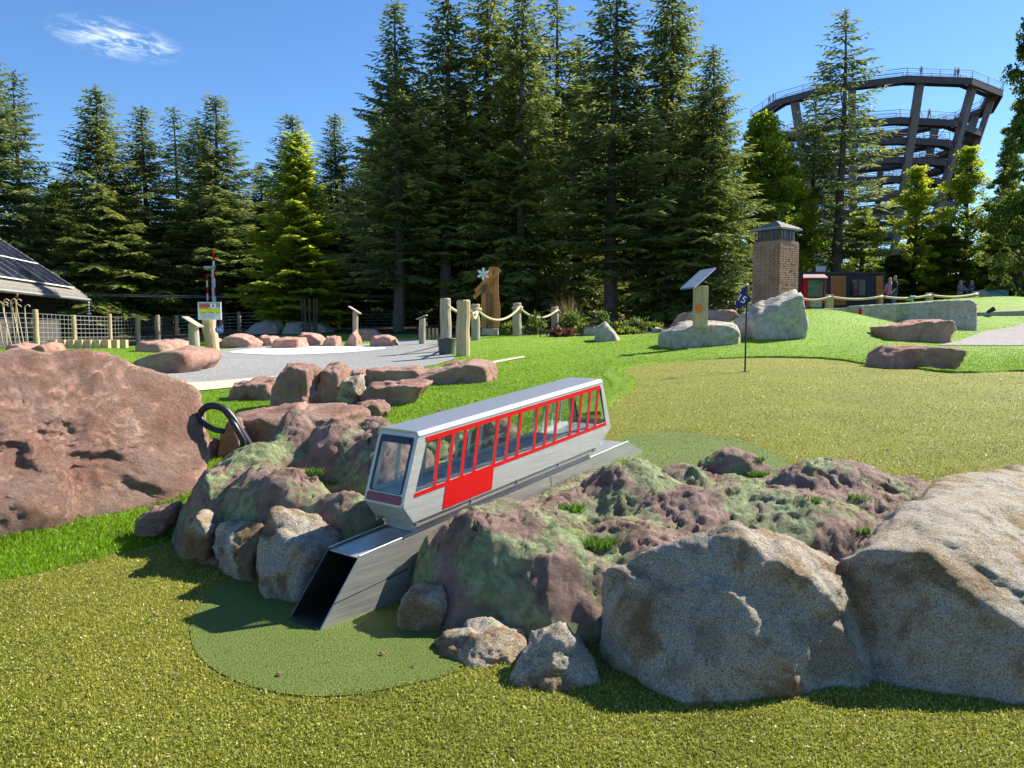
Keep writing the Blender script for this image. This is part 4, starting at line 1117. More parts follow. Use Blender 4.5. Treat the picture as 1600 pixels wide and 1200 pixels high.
tuft(right_bank, 1272, 775, .028, 140, .030, "small grass tuft right of the long brown ridge", 6)
tuft(right_bank, 1352, 826, .028, 140, .030, "grass tuft between the rockwork and the pale granite boulder", 7)
tuft(right_bank, 1345, 768, .035, 130, .022, "flat grass tuft at the right foot of the rear hump", 8)
tuft(left_bank, 490, 733, .045, 240, .034, "grass tuft in the hollow left of the funicular front", 9)
tuft(left_bank, 515, 750, .050, 240, .028, "wide flat grass tuft beside the funicular front", 10)
# black iron hook
hk = [at(388, 694, 4.62), at(372, 668, 4.6), at(362, 652, 4.6), at(348, 638, 4.6), at(330, 634, 4.6), at(317, 640, 4.6), at(313, 652, 4.6), at(320, 663, 4.58), at(335, 671, 4.56), at(350, 674, 4.55)]
def spline(P, n=6):
    out = []
    for i in range(len(P) - 1):
        p0, p1, p2, p3 = P[max(i - 1, 0)], P[i], P[i + 1], P[min(i + 2, len(P) - 1)]
        for k in range(n):
            t = k / n
            out.append(.5 * ((2 * p1) + (p2 - p0) * t + (2 * p0 - 5 * p1 + 4 * p2 - p3) * t * t + (3 * p1 - p0 - 3 * p2 + p3) * t ** 3))
    return out + [P[-1]]
hkT = thing("iron_hook", (hk[0].x, hk[0].y, hk[0].z - .1), "black iron hook curling up beside the big red boulder", "hook")
sp = spline(hk, 5); nsp = len(sp)
MB().tube([hk[0] + Vector((.05, 0, -.14))] + sp, [.028] + [.026 - .010 * i / nsp for i in range(nsp)], 12).build("curl", M['iron'], hkT, smooth=True)
MB().tube([hk[0] + Vector((-.02, -.02, -.14)), at(380, 688, 4.58), at(366, 664, 4.57), at(358, 652, 4.58)], [.02, .02, .018, .008], 10).build("stem", M['iron'], hkT, smooth=True)
# ------------------------------------------------------------------ posts, fences, signs
def log_post(parent, base, h, r, name="post", mat=None, lean=(0, 0), seed=0, seg=12, square=False):
    rng = random.Random(seed); m = MB(); base = Vector(base)
    n = 4
    pts = [base + Vector((lean[0] * t, lean[1] * t, h * t)) + Vector((rng.uniform(-.1, .1) * r, rng.uniform(-.1, .1) * r, 0)) for t in [k / n for k in range(n + 1)]]
    pts[0].z -= .12
    top = pts[-1]
    m.tube(pts + [top + Vector((0, 0, r * .12))], [r * rng.uniform(.95, 1.05) for _ in range(n)] + [r * .97, r * .82], seg)
    return m.build(name, mat or M['log'], parent, smooth=False)
def hang(a, b, sag, n=14):
    return [a.lerp(b, k / n) - Vector((0, 0, sag * 4 * (k / n) * (1 - k / n))) for k in range(n + 1)]
# rope barrier with thick log posts
rb_posts = [(697, 17.8, 467, .125), (724, 15.9, 470, .145), (743, 21.5, 476, .125), (808, 24.0, 474, .135), (867, 26.0, 480, .13)]
b0 = onground(724, 15.9)
rope_f = thing("rope_barrier", b0, "rope barrier on five thick pale log posts left of the flower bed", "barrier")
tops = []
for i, (px, Y, ty, r) in enumerate(rb_posts):
    b = onground(px, Y); top = at(px, ty, Y).z
    log_post(rope_f, b, top - b.z, r, "post", M['log'] if i == 1 else M['log_grey'], seed=i + 3)
    tops.append(Vector((b.x, b.y, top)))
def ropeline(a, b, za, zb, sag, parent=rope_f, r=.035, mat=None):
    MB().tube(hang(a - Vector((0, 0, za)), b - Vector((0, 0, zb)), sag), r, 7).build("rope", mat or M['rope'], parent, smooth=True)
off = Vector((.06, -.16, 0))
ropeline(tops[0] + off, tops[2] + off, .16, .20, .12)
ropeline(tops[1] + Vector((.16, 0, 0)), tops[2] + off, .22, .22, .15)
ropeline(tops[2] + off, tops[3] + off, .16, .14, .32)
ropeline(tops[3] + off, tops[4] + off, .14, .10, .28)
for t in (tops[2], tops[3], tops[4]):
    c = t + Vector((0, 0, -.17)); MB().tube([c + Vector((.155 * math.cos(k * .7), .155 * math.sin(k * .7), .02 * k * .3)) for k in range(10)], .03, 6).build("rope_wrap", M['rope'], rope_f, smooth=True)
# dark pot by the posts
p = onground(698, 16.6); pot = thing("plant_pot", p, "dark grey metal bucket standing behind the front rope post", "bucket")
MB().tube([p + Vector((0, 0, z)) for z in (-.02, .0, .36)] , [.15, .16, .20], 18).build("body", M['pot'], pot, smooth=False)
MB().tube([p + Vector((.2 * math.cos(a), .2 * math.sin(a), .36)) for a in [k * math.pi / 10 for k in range(21)]], .014, 6).build("rim", M['pot'], pot)

def wire_fence(name, posts, label, hpost, wires=7, r=.055, pick=.16, mat=None, wr=.007):
    """posts: list of (px, Y); mesh of real wires between"""
    P = [onground(px, Y) for px, Y in posts]
    f = thing(name, P[0], label, "fence")
    for i, p in enumerate(P): log_post(f, p, hpost * (1.0 + .05 * math.sin(i * 2.3)), r, "post", mat or M['log'], seed=i * 7 + len(posts))
    m = MB()
    def wire(a, b, r_):
        d = (b - a).normalized(); s = d.cross(Vector((0.3, 1, .2))).normalized() * r_; t = d.cross(s).normalized() * r_
        m.add([a + s, a - s * .5 + t * .87, a - s * .5 - t * .87, b + s, b - s * .5 + t * .87, b - s * .5 - t * .87], [(0, 1, 4, 3), (1, 2, 5, 4), (2, 0, 3, 5)])
    for a, b in zip(P[:-1], P[1:]):
        y = Vector((0, -.07, 0))
        for k in range(wires):
            z = Vector((0, 0, .08 + (hpost * .94 - .08) * k / (wires - 1)))
            wire(a + z + y, b + z + y, wr)
        n = max(2, int((b - a).length / pick))
        for k in range(n + 1):
            q = a.lerp(b, k / n) + y
            wire(q + Vector((0, 0, .06)), q + Vector((0, 0, hpost * .95)), wr * .8)
    m.build("wire_mesh", M['galv'], f)["kind"] = "stuff"
    return f
wire_fence("wire_fence", [(-60, 20.5), (58, 22), (117, 24), (173, 26), (217, 28)], "wire mesh fence on light wooden posts beside the black barn", 1.08, 8, .075, .22)
wire_fence("wire_fence", [(217, 28.6), (248, 33), (278, 39), (347, 40), (375, 40), (440, 40)], "wire mesh fence running behind the yellow and white sign", .98, 6, .09, .5)
wire_fence("wire_fence", [(440, 41), (530, 41), (617, 41), (700, 41)], "far wire mesh fence in front of the dark trees at the centre", .98, 6, .09, .5)
wire_fence("wire_fence", [(950, 36), (978, 36), (1015, 36), (1056, 35.5), (1100, 35)], "wire mesh fence behind the flower bed", .95, 6, .075, .4)
# log palisade
pal_c = G(140, 552)
pal = thing("log_palisade", pal_c, "low palisade of pale split logs below the wire fence", "palisade")
for i in range(9):
    px = 84 + i * 13.6; Y = 20.4 + (i / 8) * .7 if i < 7 else 21.0 + (i - 6) * .5
    p = onground(px, Y); wd = 13.0 / F * Y
    hgt = at(px, 531, Y).z - p.z
    MB().box((p.x, p.y, p.z + hgt / 2 - .05), (wd, .16, hgt + .1)).build("log", M['plank'], pal, bevel=.012)
# stump sign with the yellow and green board, number disc
b = onground(332, 20.6); sg = thing("board_sign", b, "stump sign with a white, yellow and green board and blue number disc", "sign")
top = at(332, 499, 20.6).z
log_post(sg, b, top - b.z, .185, "post", M['log'], lean=(-.08, 0), seed=5, seg=14)
def panel(name, x0, y0, x1, y1, Y, mat, parent, th=.03, dy=0.0):
    a, c = at(x0, y0, Y), at(x1, y1, Y)
    return MB().box(((a.x + c.x) / 2, Y + dy, (a.z + c.z) / 2), (abs(c.x - a.x), th, abs(c.z - a.z))).build(name, mat, parent)
YB = 20.36
panel("board", 309, 472, 346, 499.5, YB, M['white'], sg)
for nm, x0, y0, x1, y1, col, d in (("picture", 310.5, 473, 345, 481, (.34, .36, .42), .0185), ("red_lettering", 313, 475, 328, 480, (.55, .08, .10), .022), ("emblem", 329, 474.5, 338, 481, (.78, .80, .84), .022), ("emblem_mark", 332, 476, 335, 479.5, (.10, .12, .2), .025),
        ("roof_picture", 338.5, 473.5, 344.5, 478.5, (.40, .22, .24), .022), ("orange_bar", 312, 480.6, 326, 482.6, (.75, .20, .04), .022), ("yellow_bar", 311.5, 482.4, 324, 488.5, (.82, .80, .06), .020), ("green_bar", 323.5, 482.2, 345, 488.3, (.55, .74, .03), .022)):
    panel(nm, x0, y0, x1, y1, YB, m_paint(nm + "_print", col, .5), sg, .004, -d)
for i, (x0, x1) in enumerate(((314, 323), (327, 335), (338, 343))): panel("caption", x0, 488.6, x1, 489.4, YB, M['brown_wood'], sg, .003, -.024)
for i in range(4): panel("text_line", 313 + i, 491 + i * 1.8, 341 - 2 * i, 491.5 + i * 1.8, YB, M['concrete'], sg, .003, -.018)
c = at(343, 515, 20.3)
MB().tube([c, c + Vector((0, -.03, 0))], .105, 20).build("number_disc", M['bluedisc'], sg)
def text(parent, body, loc, size, mat, rot=(R(90), 0, 0), name="lettering", extrude=.002, align='CENTER'):
    cu = bpy.data.curves.new(name, 'FONT'); cu.body = body; cu.size = size; cu.extrude = extrude
    cu.align_x = align; cu.align_y = 'CENTER'; cu.materials.append(mat)
    tmp = bpy.data.objects.new("tmp", cu); COL.objects.link(tmp)
    me = bpy.data.meshes.new_from_object(tmp.evaluated_get(bpy.context.evaluated_depsgraph_get())); bpy.data.objects.remove(tmp)
    o = link(name, me, parent)
    o.location = Vector(loc) - world_loc(parent); o.rotation_euler = rot
    return o
text(sg, "16", c + Vector((0, -.034, 0)), .15, M['white'])
# slanted lecterns on posts
def lectern(px, Y, ty, r, label, tilt=-30, wd=.5, left=True):
    b = onground(px, Y); t = at(px, ty, Y).z
    L = thing("lectern", b, label, "lectern")
    log_post(L, b, t - b.z, r, "post", M['log_grey'], seed=int(px))
    s = Matrix.Rotation(R(-tilt), 3, 'Y')
    MB().box(Vector((b.x, b.y - .05, t + .05)), (wd, .42, .03), s).build("board", M['log_grey'], L)
    return L
lectern(304, 19.6, 506, .13, "slanted reading board on a post left of the yellow and green sign", -33, .46)
lectern(556, 25, 487, .09, "slanted reading board on a thin post behind the stone row", -33, .42)
lectern(660, 24, 498, .10, "low slanted reading board near the gravel path", 22, .34)
# small bundle of stakes near it
b = onground(673, 27); bs = thing("stake_row", b, "row of short stakes behind the gravel path", "stakes")
for k in range(4): log_post(bs, b + Vector((-.18 + k * .13, k * .05, 0)), .42, .045, "stake", M['log'], seed=k, seg=8)
# flared basket of stakes
b = onground(485, 34); bk = thing("stake_basket", b, "flared basket of tall thin stakes before the dark forest", "basket")
for k in range(10):
    a = k * 2 * math.pi / 10
    MB().tube([b + Vector((.28 * math.cos(a), .28 * math.sin(a), .1)), b + Vector((.36 * math.cos(a), .36 * math.sin(a), at(485, 467, 34).z - b.z))], .03, 6).build("stake", M['brown_wood'], bk)
MB().tube([b + Vector((.30 * math.cos(k * .4), .30 * math.sin(k * .4), .4)) for k in range(17)], .025, 6).build("hoop", M['brown_wood'], bk)
# lamp post and striped poles behind the sign
b = onground(336, 30); lp = thing("street_lamp", b, "grey street lamp behind the yellow and green sign", "street lamp")
lt = at(334, 419, 30)
MB().tube([b, Vector((b.x, b.y, lt.z))], [.06, .045], 10).build("pole", M['galv'], lp)
MB().box(lt + Vector((-.16, 0, .03)), (.42, .16, .09)).build("lamp_head", M['galv'], lp, bevel=.02)
def striped(px, Y, ty, label, r):
    b = onground(px, Y); t = at(px, ty, Y).z
    s = thing("striped_pole", b, label, "pole"); n = 10
    for k in range(n):
        z0 = b.z + (t - b.z) * k / n; z1 = b.z + (t - b.z) * (k + 1) / n
        MB().tube([Vector((b.x, b.y, z0)), Vector((b.x, b.y, z1))], r, 8).build("band", M['red'] if k % 2 else M['white'], s)
striped(338, 31, 394, "tall red and white striped pole rising behind the street lamp", .045)
striped(327, 31, 428, "short red and white striped pole left of the street lamp", .03)
# overhead wires
for i, dz in enumerate((0, 2.2)):
    a = at(-60, 452 + dz, 36); c = at(880, 453 + dz, 42)
    o = MB().tube(hang(a, c, .35, 24), .012, 5).build("overhead_wire", M['galv'], None, origin=a)
    tag(o, ("upper" if i == 0 else "lower") + " of the two thin wires crossing before the dark trees", "wire", "overhead wires")
# carved wooden sculpture with the flower
YS = 24.5
b = onground(765, YS); sc_ = thing("carved_sign", b, "carved orange wooden sign with a white snowflake flower", "sculpture")
t = at(765, 417, YS).z; gz_ = at(765, 514, YS).z
def pxpoly(pts, Y): return [at(a, c, Y) for a, c in pts]
MB().prism(pxpoly([(752, 513), (752, 462), (757, 440), (764, 418), (771, 417), (771, 513)], YS), (0, .22, 0)).build("left_board", M['orange_wood'], sc_, bevel=.012)
MB().prism(pxpoly([(771.4, 513), (771.4, 417), (779, 418), (778.5, 440), (779, 462), (781.5, 482), (781, 500), (779, 513)], YS + .02), (0, .24, 0)).build("right_board", M['orange_wood'], sc_, bevel=.012)
for k, pl in enumerate(([(738.5, 463), (742, 468), (783, 424), (779.5, 419)], [(741, 453), (744, 458), (770, 430), (767, 425)])):
    MB().prism(pxpoly(pl, YS - .10 - .05 * k), (0, .09, 0)).build("cross_board", M['orange_wood'], sc_, bevel=.01)
MB().prism(pxpoly([(750, 452), (754, 445), (763, 445), (762, 455), (754, 458)], YS - .22), (0, .08, 0)).build("carved_knot", M['brown_wood'], sc_, bevel=.02)
MB().prism(pxpoly([(760, 458), (769, 458), (768, 512), (760, 512)], YS - .03), (0, .02, 0)).build("lettering_panel", M['brown_wood'], sc_)
for k, ch in enumerate("SEIZINNE"):
    text(sc_, ch, at(764.3, 462 + k * 6.7, YS - .036), .17, M['orange_wood'], name="letter")
fc = at(755, 428, YS - .25)
for k in range(6):
    a = R(28 + 60 * k)
    d = Vector((math.cos(a), 0, math.sin(a))); s = Vector((-d.z, 0, d.x))
    MB().prism([fc + d * .02 - s * .012, fc + d * .13 - s * .045, fc + d * .20 - s * .012, fc + d * .20 + s * .012, fc + d * .13 + s * .045, fc + d * .02 + s * .012], (0, .03, 0)).build("petal", M['white'], sc_)
MB().prism(pxpoly([(752, 524), (753, 513), (778, 513), (779, 524)], YS - .1), (0, .5, 0)).build("stone_base", M['granite_far'], sc_, bevel=.03)
# blue slanted panel on a thick post with an orange disc
b = onground(1095, 14.8); sp_ = thing("panel_sign", b, "post with a slanted blue grey panel and an orange disc on the boulder", "sign")
top = at(1095, 447, 14.8); zb = at(1095, 504, 14.8).z
MB().box((top.x, 14.8, (top.z + zb) / 2 - .05), (.25, .22, top.z - zb + .1)).build("post", M['plank'], sp_, bevel=.02)
pa = [at(1063, 453, 14.5), at(1085, 450.5, 14.3), at(1119, 420, 14.9), at(1094, 424.5, 15.1)]
MB().prism(pa, (0, .012, .03)).build("panel", plain("slate_blue_panel", (.16, .20, .27), .3, 0, .08, 6), sp_)
c = at(1092, 482, 14.66); MB().tube([c, c + Vector((0, -.04, 0))], .075, 18).build("disc", M['orange'], sp_)
# golf flag
b = G(1164, 583); fl = thing("golf_flag", b, "black pole with a dark blue flag numbered 15 on the upper green", "flag")
zt = at(1164, 446, b.y).z
MB().tube([b - Vector((0, 0, .1)), Vector((b.x, b.y, zt))], .011, 8).build("pole", M['iron'], fl)
MB().tube([Vector((b.x, b.y, zt)), Vector((b.x, b.y, zt + .012)), Vector((b.x, b.y, zt + .03))], [.014, .018, .006], 8).build("knob", M['white'], fl)
Yf = b.y
fo = [(1164.5, 448), (1161.5, 448.5), (1156, 459), (1151, 470), (1148.5, 480), (1153, 482), (1164.5, 476), (1174, 470.5), (1170, 462), (1166.5, 455), (1167, 448)]
nfl = MB(); fr_ = [at(x, y, Yf - .02 + .02 * math.sin(x * .5)) for x, y in fo]
nfl.prism(fr_, (0, .006, 0)); nfl.build("cloth", M['navy'], fl)
tf = text(fl, "15", at(1158.5, 467, Yf - .10), .12, M['white'], (R(90), R(28), 0), "number")
MB().tube([b + Vector((0, 0, .014)), b + Vector((0, 0, .018))], [.055, .055], 20).build("cup", M['iron'], fl)
# walking sticks against the fence
for k in range(9):
    px = 6 + k * 4.6 + (k % 3); Y = 22.9 + .1 * (k % 2); p = onground(px, Y)
    h = 1.25 + .1 * math.sin(k * 2.1); ln = .10 * math.sin(k * 1.7) - .14
    pts = [p, p + Vector((ln * .5, 0, h * .5)), p + Vector((ln, 0, h)), p + Vector((ln + .03, 0, h + .1)), p + Vector((ln + .10, 0, h + .14)), p + Vector((ln + .17, 0, h + .08))]
    o = MB().tube(spline(pts, 3), .016, 6).build("hooked_stick", M['rope'], None, origin=p, smooth=True)
    tag(o, "pale hooked stick leaning behind the wire fence by the barn", "stick", "hooked sticks beside the barn")

# ------------------------------------------------------------------ barn with solar roof
cA = Vector((-18.6, 34.0, 2.26)); dN = Vector((.243, -.970, 0)); dP = Vector((-.970, -.243, 0))   # far eave corner; along the eave to us; up the slope (horizontal)
pit = math.tan(R(36)); LB_, WB_ = 22.0, 5.2
def Rf(a, s, o=0.0):  # point on roof plane: along eave a, horizontal run s, offset normal o
    nrm = (-dP * pit + Vector((0, 0, 1))).normalized()
    return cA + dN * a + dP * s + Vector((0, 0, s * pit)) + nrm * o
barn = thing("barn", (cA.x - 1, cA.y - 4, hz(cA.x - 1, cA.y - 4)), "black boarded barn with solar panels on its roof at the left edge", "building")
roofb = MB().prism([Rf(0, 0), Rf(LB_, 0), Rf(LB_, WB_), Rf(0, WB_)], Vector((0, 0, -.16))).build("roof", M['roof_tile'], barn)
MB().prism([Rf(0, WB_), Rf(LB_, WB_), Rf(LB_, WB_) + dP * WB_ - Vector((0, 0, WB_ * pit)), Rf(0, WB_) + dP * WB_ - Vector((0, 0, WB_ * pit))], Vector((0, 0, -.16))).build("roof", M['roof_tile'], barn)
for k in range(26):
    s = .12 + k * .2
    if s < WB_: MB().prism([Rf(.02, s, .006), Rf(LB_ - .02, s, .006), Rf(LB_ - .02, s + .012, .014), Rf(.02, s + .012, .014)], Vector((0, 0, .012))).build("shingle_course", M['roof_tile'], roofb)
pv = NM("solar_cell"); pco = pv.coord("Object"); pvn = pv.noise(pco, 3, 4)
pv_mat = pv.fin(pv.ramp(pvn, [(.3, (.012, .014, .035)), (.7, (.022, .026, .06))]), .12, None, spec=.6)
for r_ in range(3):
    for c_ in range(15):
        a0 = 1.15 + c_ * 1.06; s0 = .30 + r_ * 1.36
        fr = MB().prism([Rf(a0, s0, .10), Rf(a0 + 1.04, s0, .10), Rf(a0 + 1.04, s0 + 1.33, .10), Rf(a0, s0 + 1.33, .10)], Vector((0, 0, .035))).build("solar_panel", M['white'], barn)
        MB().prism([Rf(a0 + .035, s0 + .03, .131), Rf(a0 + 1.005, s0 + .03, .131), Rf(a0 + 1.005, s0 + 1.30, .131), Rf(a0 + .035, s0 + 1.30, .131)], Vector((0, 0, .010))).build("cell_sheet", pv_mat, fr)
for k in range(8):
    a0 = 1.3 + k * 2.1
    MB().prism([Rf(a0, .35, .05), Rf(a0 + .06, .35, .05), Rf(a0 + .06, 4.5, .05), Rf(a0, 4.5, .05)], Vector((0, 0, .05))).build("mounting_rail", M['galv'], barn)
MB().tube([Rf(0, -.06) + Vector((0, 0, -.12)), Rf(LB_, -.06) + Vector((0, 0, -.12))], .07, 8).build("gutter", M['galv'], barn)
# board walls: each board a piece
w0 = cA + dP * .9 + dN * 1.2; gz0 = hz(w0.x, w0.y) - .2
for k in range(64):
    p = w0 + dN * (k * .30); topz = cA.z + .9 * pit - .22
    MB().prism([Vector((p.x, p.y, gz0)), Vector((p.x, p.y, topz)), Vector((p.x, p.y, topz)) + dN * .275, Vector((p.x, p.y, gz0)) + dN * .275], dP * (.05 + .02 * (k % 2))).build("wall_board", M['dark_wood'], barn)
p = w0; q_ = w0 + dP * 8.2
MB().prism([Vector((p.x, p.y, gz0)) + dN * .01, Vector((q_.x, q_.y, gz0)) + dN * .01, Vector((q_.x, q_.y, cA.z + .6)) + dN * .01, Rf(1.2, WB_, -.3), Vector((p.x, p.y, cA.z + .4)) + dN * .01], dN * .06).build("gable_wall", M['dark_wood'], barn)
MB().prism([Vector((w0.x, w0.y, gz0)) - dP * .05 + dN * .02, Vector((w0.x, w0.y, gz0 + 1.25)) - dP * .05 + dN * .02, Vector((w0.x, w0.y, gz0 + 1.25)) - dP * .05 + dN * 18, Vector((w0.x, w0.y, gz0)) - dP * .05 + dN * 18], dP * .03).build("plinth_boarding", plain("grey_boards", (.07, .065, .062), .8, 0, .3, 10), barn)
pp = Rf(8.6, -.05) - Vector((0, 0, .15))
MB().tube(spline([pp, pp + Vector((.02, 0, -.12)), pp + dP * .25 + Vector((0, 0, -.32)), pp + dP * .85 + Vector((0, 0, -.42))], 4), .05, 8).build("downpipe", plain("copper_pipe", (.20, .075, .05), .5), barn, smooth=True)
# white rain chain at the roof corner
rc = Rf(.25, -.05) - Vector((0, 0, .15)); rch = thing("rain_chain", rc - Vector((0, 0, 1.1)), "white rain chain hanging from the barn roof corner", "chain")
for k in range(9):
    c = rc - Vector((0, 0, .1 + k * .12)); rr_ = .055 if k != 4 else .12
    MB().tube([c + Vector((0, 0, .05)), c, c - Vector((0, 0, .05))], [rr_ * .35, rr_, rr_ * .35], 8).build("link", M['white'], rch)

# ------------------------------------------------------------------ brick tower
YT = 23.0
c = at(1212, 400, YT); zb = hz(c.x, YT) - .1; zt = at(1212, 378, YT).z
tw = thing("brick_tower", (c.x, YT, zb), "small square brick tower with a slate pyramid roof", "tower")
RT = Matrix.Rotation(R(36), 3, 'Z'); hw_ = .455
MB().box((0, 0, (zt - zb) / 2), (hw_ * 2 - .03, hw_ * 2 - .03, zt - zb), RT).build("core", M['mortar'], tw, local=True)
bm_h, bm_l = .052, .15
# bricks at full size would be a pixel each: real courses, joined as one part
mb = MB(); rngb = random.Random(4)
nco = int((zt - zb) / .064)
for k in range(nco):
    z = (k + .5) * .064
    for s in range(4):
        Rs = Matrix.Rotation(R(36 + 90 * s), 3, 'Z'); n = 6
        for j in range(n):
            x = -hw_ + (j + .5 + (.5 if k % 2 else 0) * .6) * (2 * hw_ / n) - .04
            x = max(-hw_ + .06, min(hw_ - .06, x)); d = rngb.uniform(-.004, .006)
            mb.box(Rs @ Vector((x, -hw_ - d, z)), (2 * hw_ / n - .016, .03, .052), Rs)
o = mb.build("brick_courses", M['brick'], tw, local=True); o["kind"] = "stuff"
zw = zt - zb
MB().box((0, 0, zw + .19), (hw_ * 2 - .16, hw_ * 2 - .16, .38), RT).build("belfry", M['brown_wood'], tw, local=True)
for s in range(4):
    Rs = Matrix.Rotation(R(36 + 90 * s), 3, 'Z')
    for x in (-.2, .2):
        wdw = MB().box(Rs @ Vector((x, -hw_ + .075, zw + .19)), (.22, .02, .22), Rs).build("window", M['darkglass'], tw, local=True)
        MB().box(Rs @ Vector((x, -hw_ + .062, zw + .19)), (.02, .012, .22), Rs).build("mullion", M['dark_wood'], wdw, local=True)
zr = zw + .36; e = hw_ + .07; ap = at(1212, 345, YT).z - zb
cor = [RT @ Vector((sx_ * e, sy_ * e, zr)) for sx_, sy_ in ((-1, -1), (1, -1), (1, 1), (-1, 1))]
rf = MB().add([*cor, Vector((0, 0, ap))] + [v - Vector((0, 0, .05)) for v in cor], [(0, 1, 4), (1, 2, 4), (2, 3, 4), (3, 0, 4), (5, 6, 1, 0), (6, 7, 2, 1), (7, 8, 3, 2), (8, 5, 0, 3), (8, 7, 6, 5)]).build("roof", M['slate'], tw, local=True)
for k in range(1, 7):
    f_ = k / 7; P4 = [v.lerp(Vector((0, 0, ap)), f_) + Vector((0, 0, .008)) for v in cor]
    MB().tube(P4 + [P4[0]], .009, 4).build("slate_course", M['slate'], rf, local=True)
MB().box(RT @ Vector((.08, -hw_ - .02, (at(1212, 425, YT).z - zb))), (.035, .02, .06), RT).build("loophole", M['iron'], tw, local=True)
MB().tube([RT @ Vector((-.42, -hw_ - .05, .74)), RT @ Vector((-.30, -hw_ - .05, .74))], [.07, .05], 8).build("vent_cap", M['brown_wood'], tw, local=True)

# ------------------------------------------------------------------ container building, kiosk, rope fence, stone wall
YC = 38.0
b = onground(1315, YC); cont = thing("container_building", b, "dark container building with amber wood cladding strips", "building")
zg = at(1315, 476, YC).z - .3
def bx(name, x0, y0, x1, y1, Y, th, mat, parent):
    a, c = at(x0, y0, Y), at(x1, y1, Y)
    return MB().box(((a.x + c.x) / 2, Y + th / 2, (a.z + c.z) / 2), (abs(c.x - a.x), th, abs(c.z - a.z))).build(name, mat, parent)
bx("body", 1242, 428, 1381, 482, YC, 2.6, M['navy_wall'], cont)
bx("roof", 1240, 424.5, 1384, 428.3, YC - .15, 2.9, M['navy_wall'], cont)
for x0, x1 in ((1298, 1322), (1369, 1380)):
    n = 20
    for k in range(n):
        y0 = 431 + k * 2.3
        bx("cladding_board", x0, y0, x1, y0 + 2.05, YC - .06, .055, M['amber'], cont)
for x in range(1325, 1368, 6): bx("wall_rib", x, 432, x + .8, 477, YC - .03, .03, M['navy_wall'], cont)
wdw = bx("window", 1331, 437, 1352, 461, YC - .08, .05, M['darkglass'], cont)
bx("window_frame", 1329.5, 435.8, 1353.5, 437, YC - .1, .08, M['navy_wall'], wdw); bx("window_frame", 1329.5, 461, 1353.5, 462.2, YC - .1, .08, M['navy_wall'], wdw)
bx("window_frame", 1341, 437, 1342, 461, YC - .1, .04, M['navy_wall'], wdw)
bx("rooftop_unit", 1275, 416, 1290, 424.4, YC + .6, .5, M['galv'], cont)
YK = 34.0
b = onground(1277, YK); kio = thing("picture_booth", b, "red framed picture board with a pale sheet roof before the dark building", "booth")
bx("left_frame", 1256, 435, 1259.5, 474, YK, .3, M['red'], kio); bx("right_frame", 1288, 435, 1290.5, 474, YK, .3, m_paint("rust_red", (.22, .03, .02), .5), kio)
bx("back_board", 1259.5, 435, 1288, 466, YK + .1, .1, M['brown_wood'], kio)
pic = NM("picture_print"); pc_ = pic.coord("World"); pn = pic.noise(pc_, 3.2, 4, .6, 1.2)
pic_mat = pic.fin(pic.ramp(pn, [(.3, (.02, .05, .03)), (.45, (.05, .16, .06)), (.55, (.16, .13, .10)), (.68, (.20, .05, .04)), (.78, (.3, .28, .22))]), .5)
bx("picture", 1262, 437, 1286, 464, YK + .06, .03, pic_mat, kio)
a_, b_ = at(1255, 435, YK - .35), at(1294, 435, YK - .35)
MB().prism([a_, b_, at(1288, 430, YK + .4), at(1255, 430, YK + .4)], (0, 0, .04)).build("roof", M['redroof'], kio)
bx("lower_rail", 1259.5, 466, 1288, 468.5, YK, .12, M['red'], kio)
bx("stone_foot", 1266, 468, 1284, 480, YK - .1, .5, M['granite_far'], kio)
YR = 28.0
rp = [(1248, 467), (1295, 463), (1377, 459), (1452, 458), (1488, 462), (1525, 456), (1640, 452)]
rp = [(1247, 463, 27), (1296, 461.5, 27.5), (1377, 461, 28.5), (1452, 459, 29.5), (1525, 457, 31)]
b = onground(1296, 27.5); rf2 = thing("rope_fence", b, "pale rope fence on short posts in front of the dark container building", "fence")
tp = []
for i, (px, ty, Y) in enumerate(rp):
    t = at(px, ty, Y); g_ = hz(t.x, Y); 
    MB().box((t.x, Y, (t.z + .03 + g_) / 2), (.10 if i in (0, 2) else .26, .14, t.z + .03 - g_)).build("post", M['log'], rf2, bevel=.015)
    tp.append(t)
for a, c in zip(tp[:-1], tp[1:]):
    ropeline(a + Vector((0, -.1, 0)), c + Vector((0, -.1, 0)), .05, .05, .10, rf2, .045)
ropeline(tp[3] + Vector((0, -.1, -.25)), tp[4] + Vector((0, -.1, -.1)), .05, .05, .08, rf2, .035)
# split granite blocks with drill grooves
def block(pxs, Y, dyp, label, seed, grooves):
    t = thing("stone_block", at(pxs[0][0], pxs[0][1], Y), label, "stone block", "split granite wall blocks")
    P = [at(x, y, Y) for x, y in pxs]; P2 = [p + Vector((.1, dyp, 0)) for p in P]; P3 = [p - Vector((0, 0, .4)) for p in P if p.z < sum(q.z for q in P) / len(P)]
    X, Fc, c = rock_mesh("b", P + P2 + P3, None, sub=5, k=120, chips=4, chip=(.985, 1), amp=.006, freq=4, seed=seed, frac=.12)
    l = np.array(t.location); o = link("block", mesh_np("block", X - l, Fc, GF, True), t)
    gm = plain("pale_groove%d" % seed, (.34, .34, .32), .85, 0, .1, 20)
    for gx_, y0, y1, wd in grooves:
        a, c = at(gx_, y0, Y + .004), at(gx_, y1, Y + .004)
        MB().tube([a, c], wd, 8).build("drill_groove", gm, t)
block([(1418, 515), (1420, 474), (1470, 470), (1520, 468), (1527, 475), (1527, 513)], 20.0, .9, "large split granite block with drill grooves and a smooth right half", 151, [(1430, 477, 505, .012), (1437, 477, 506, .012), (1444, 476, 506, .014), (1462, 475, 508, .012), (1470, 474, 509, .012), (1480, 473, 511, .016)])
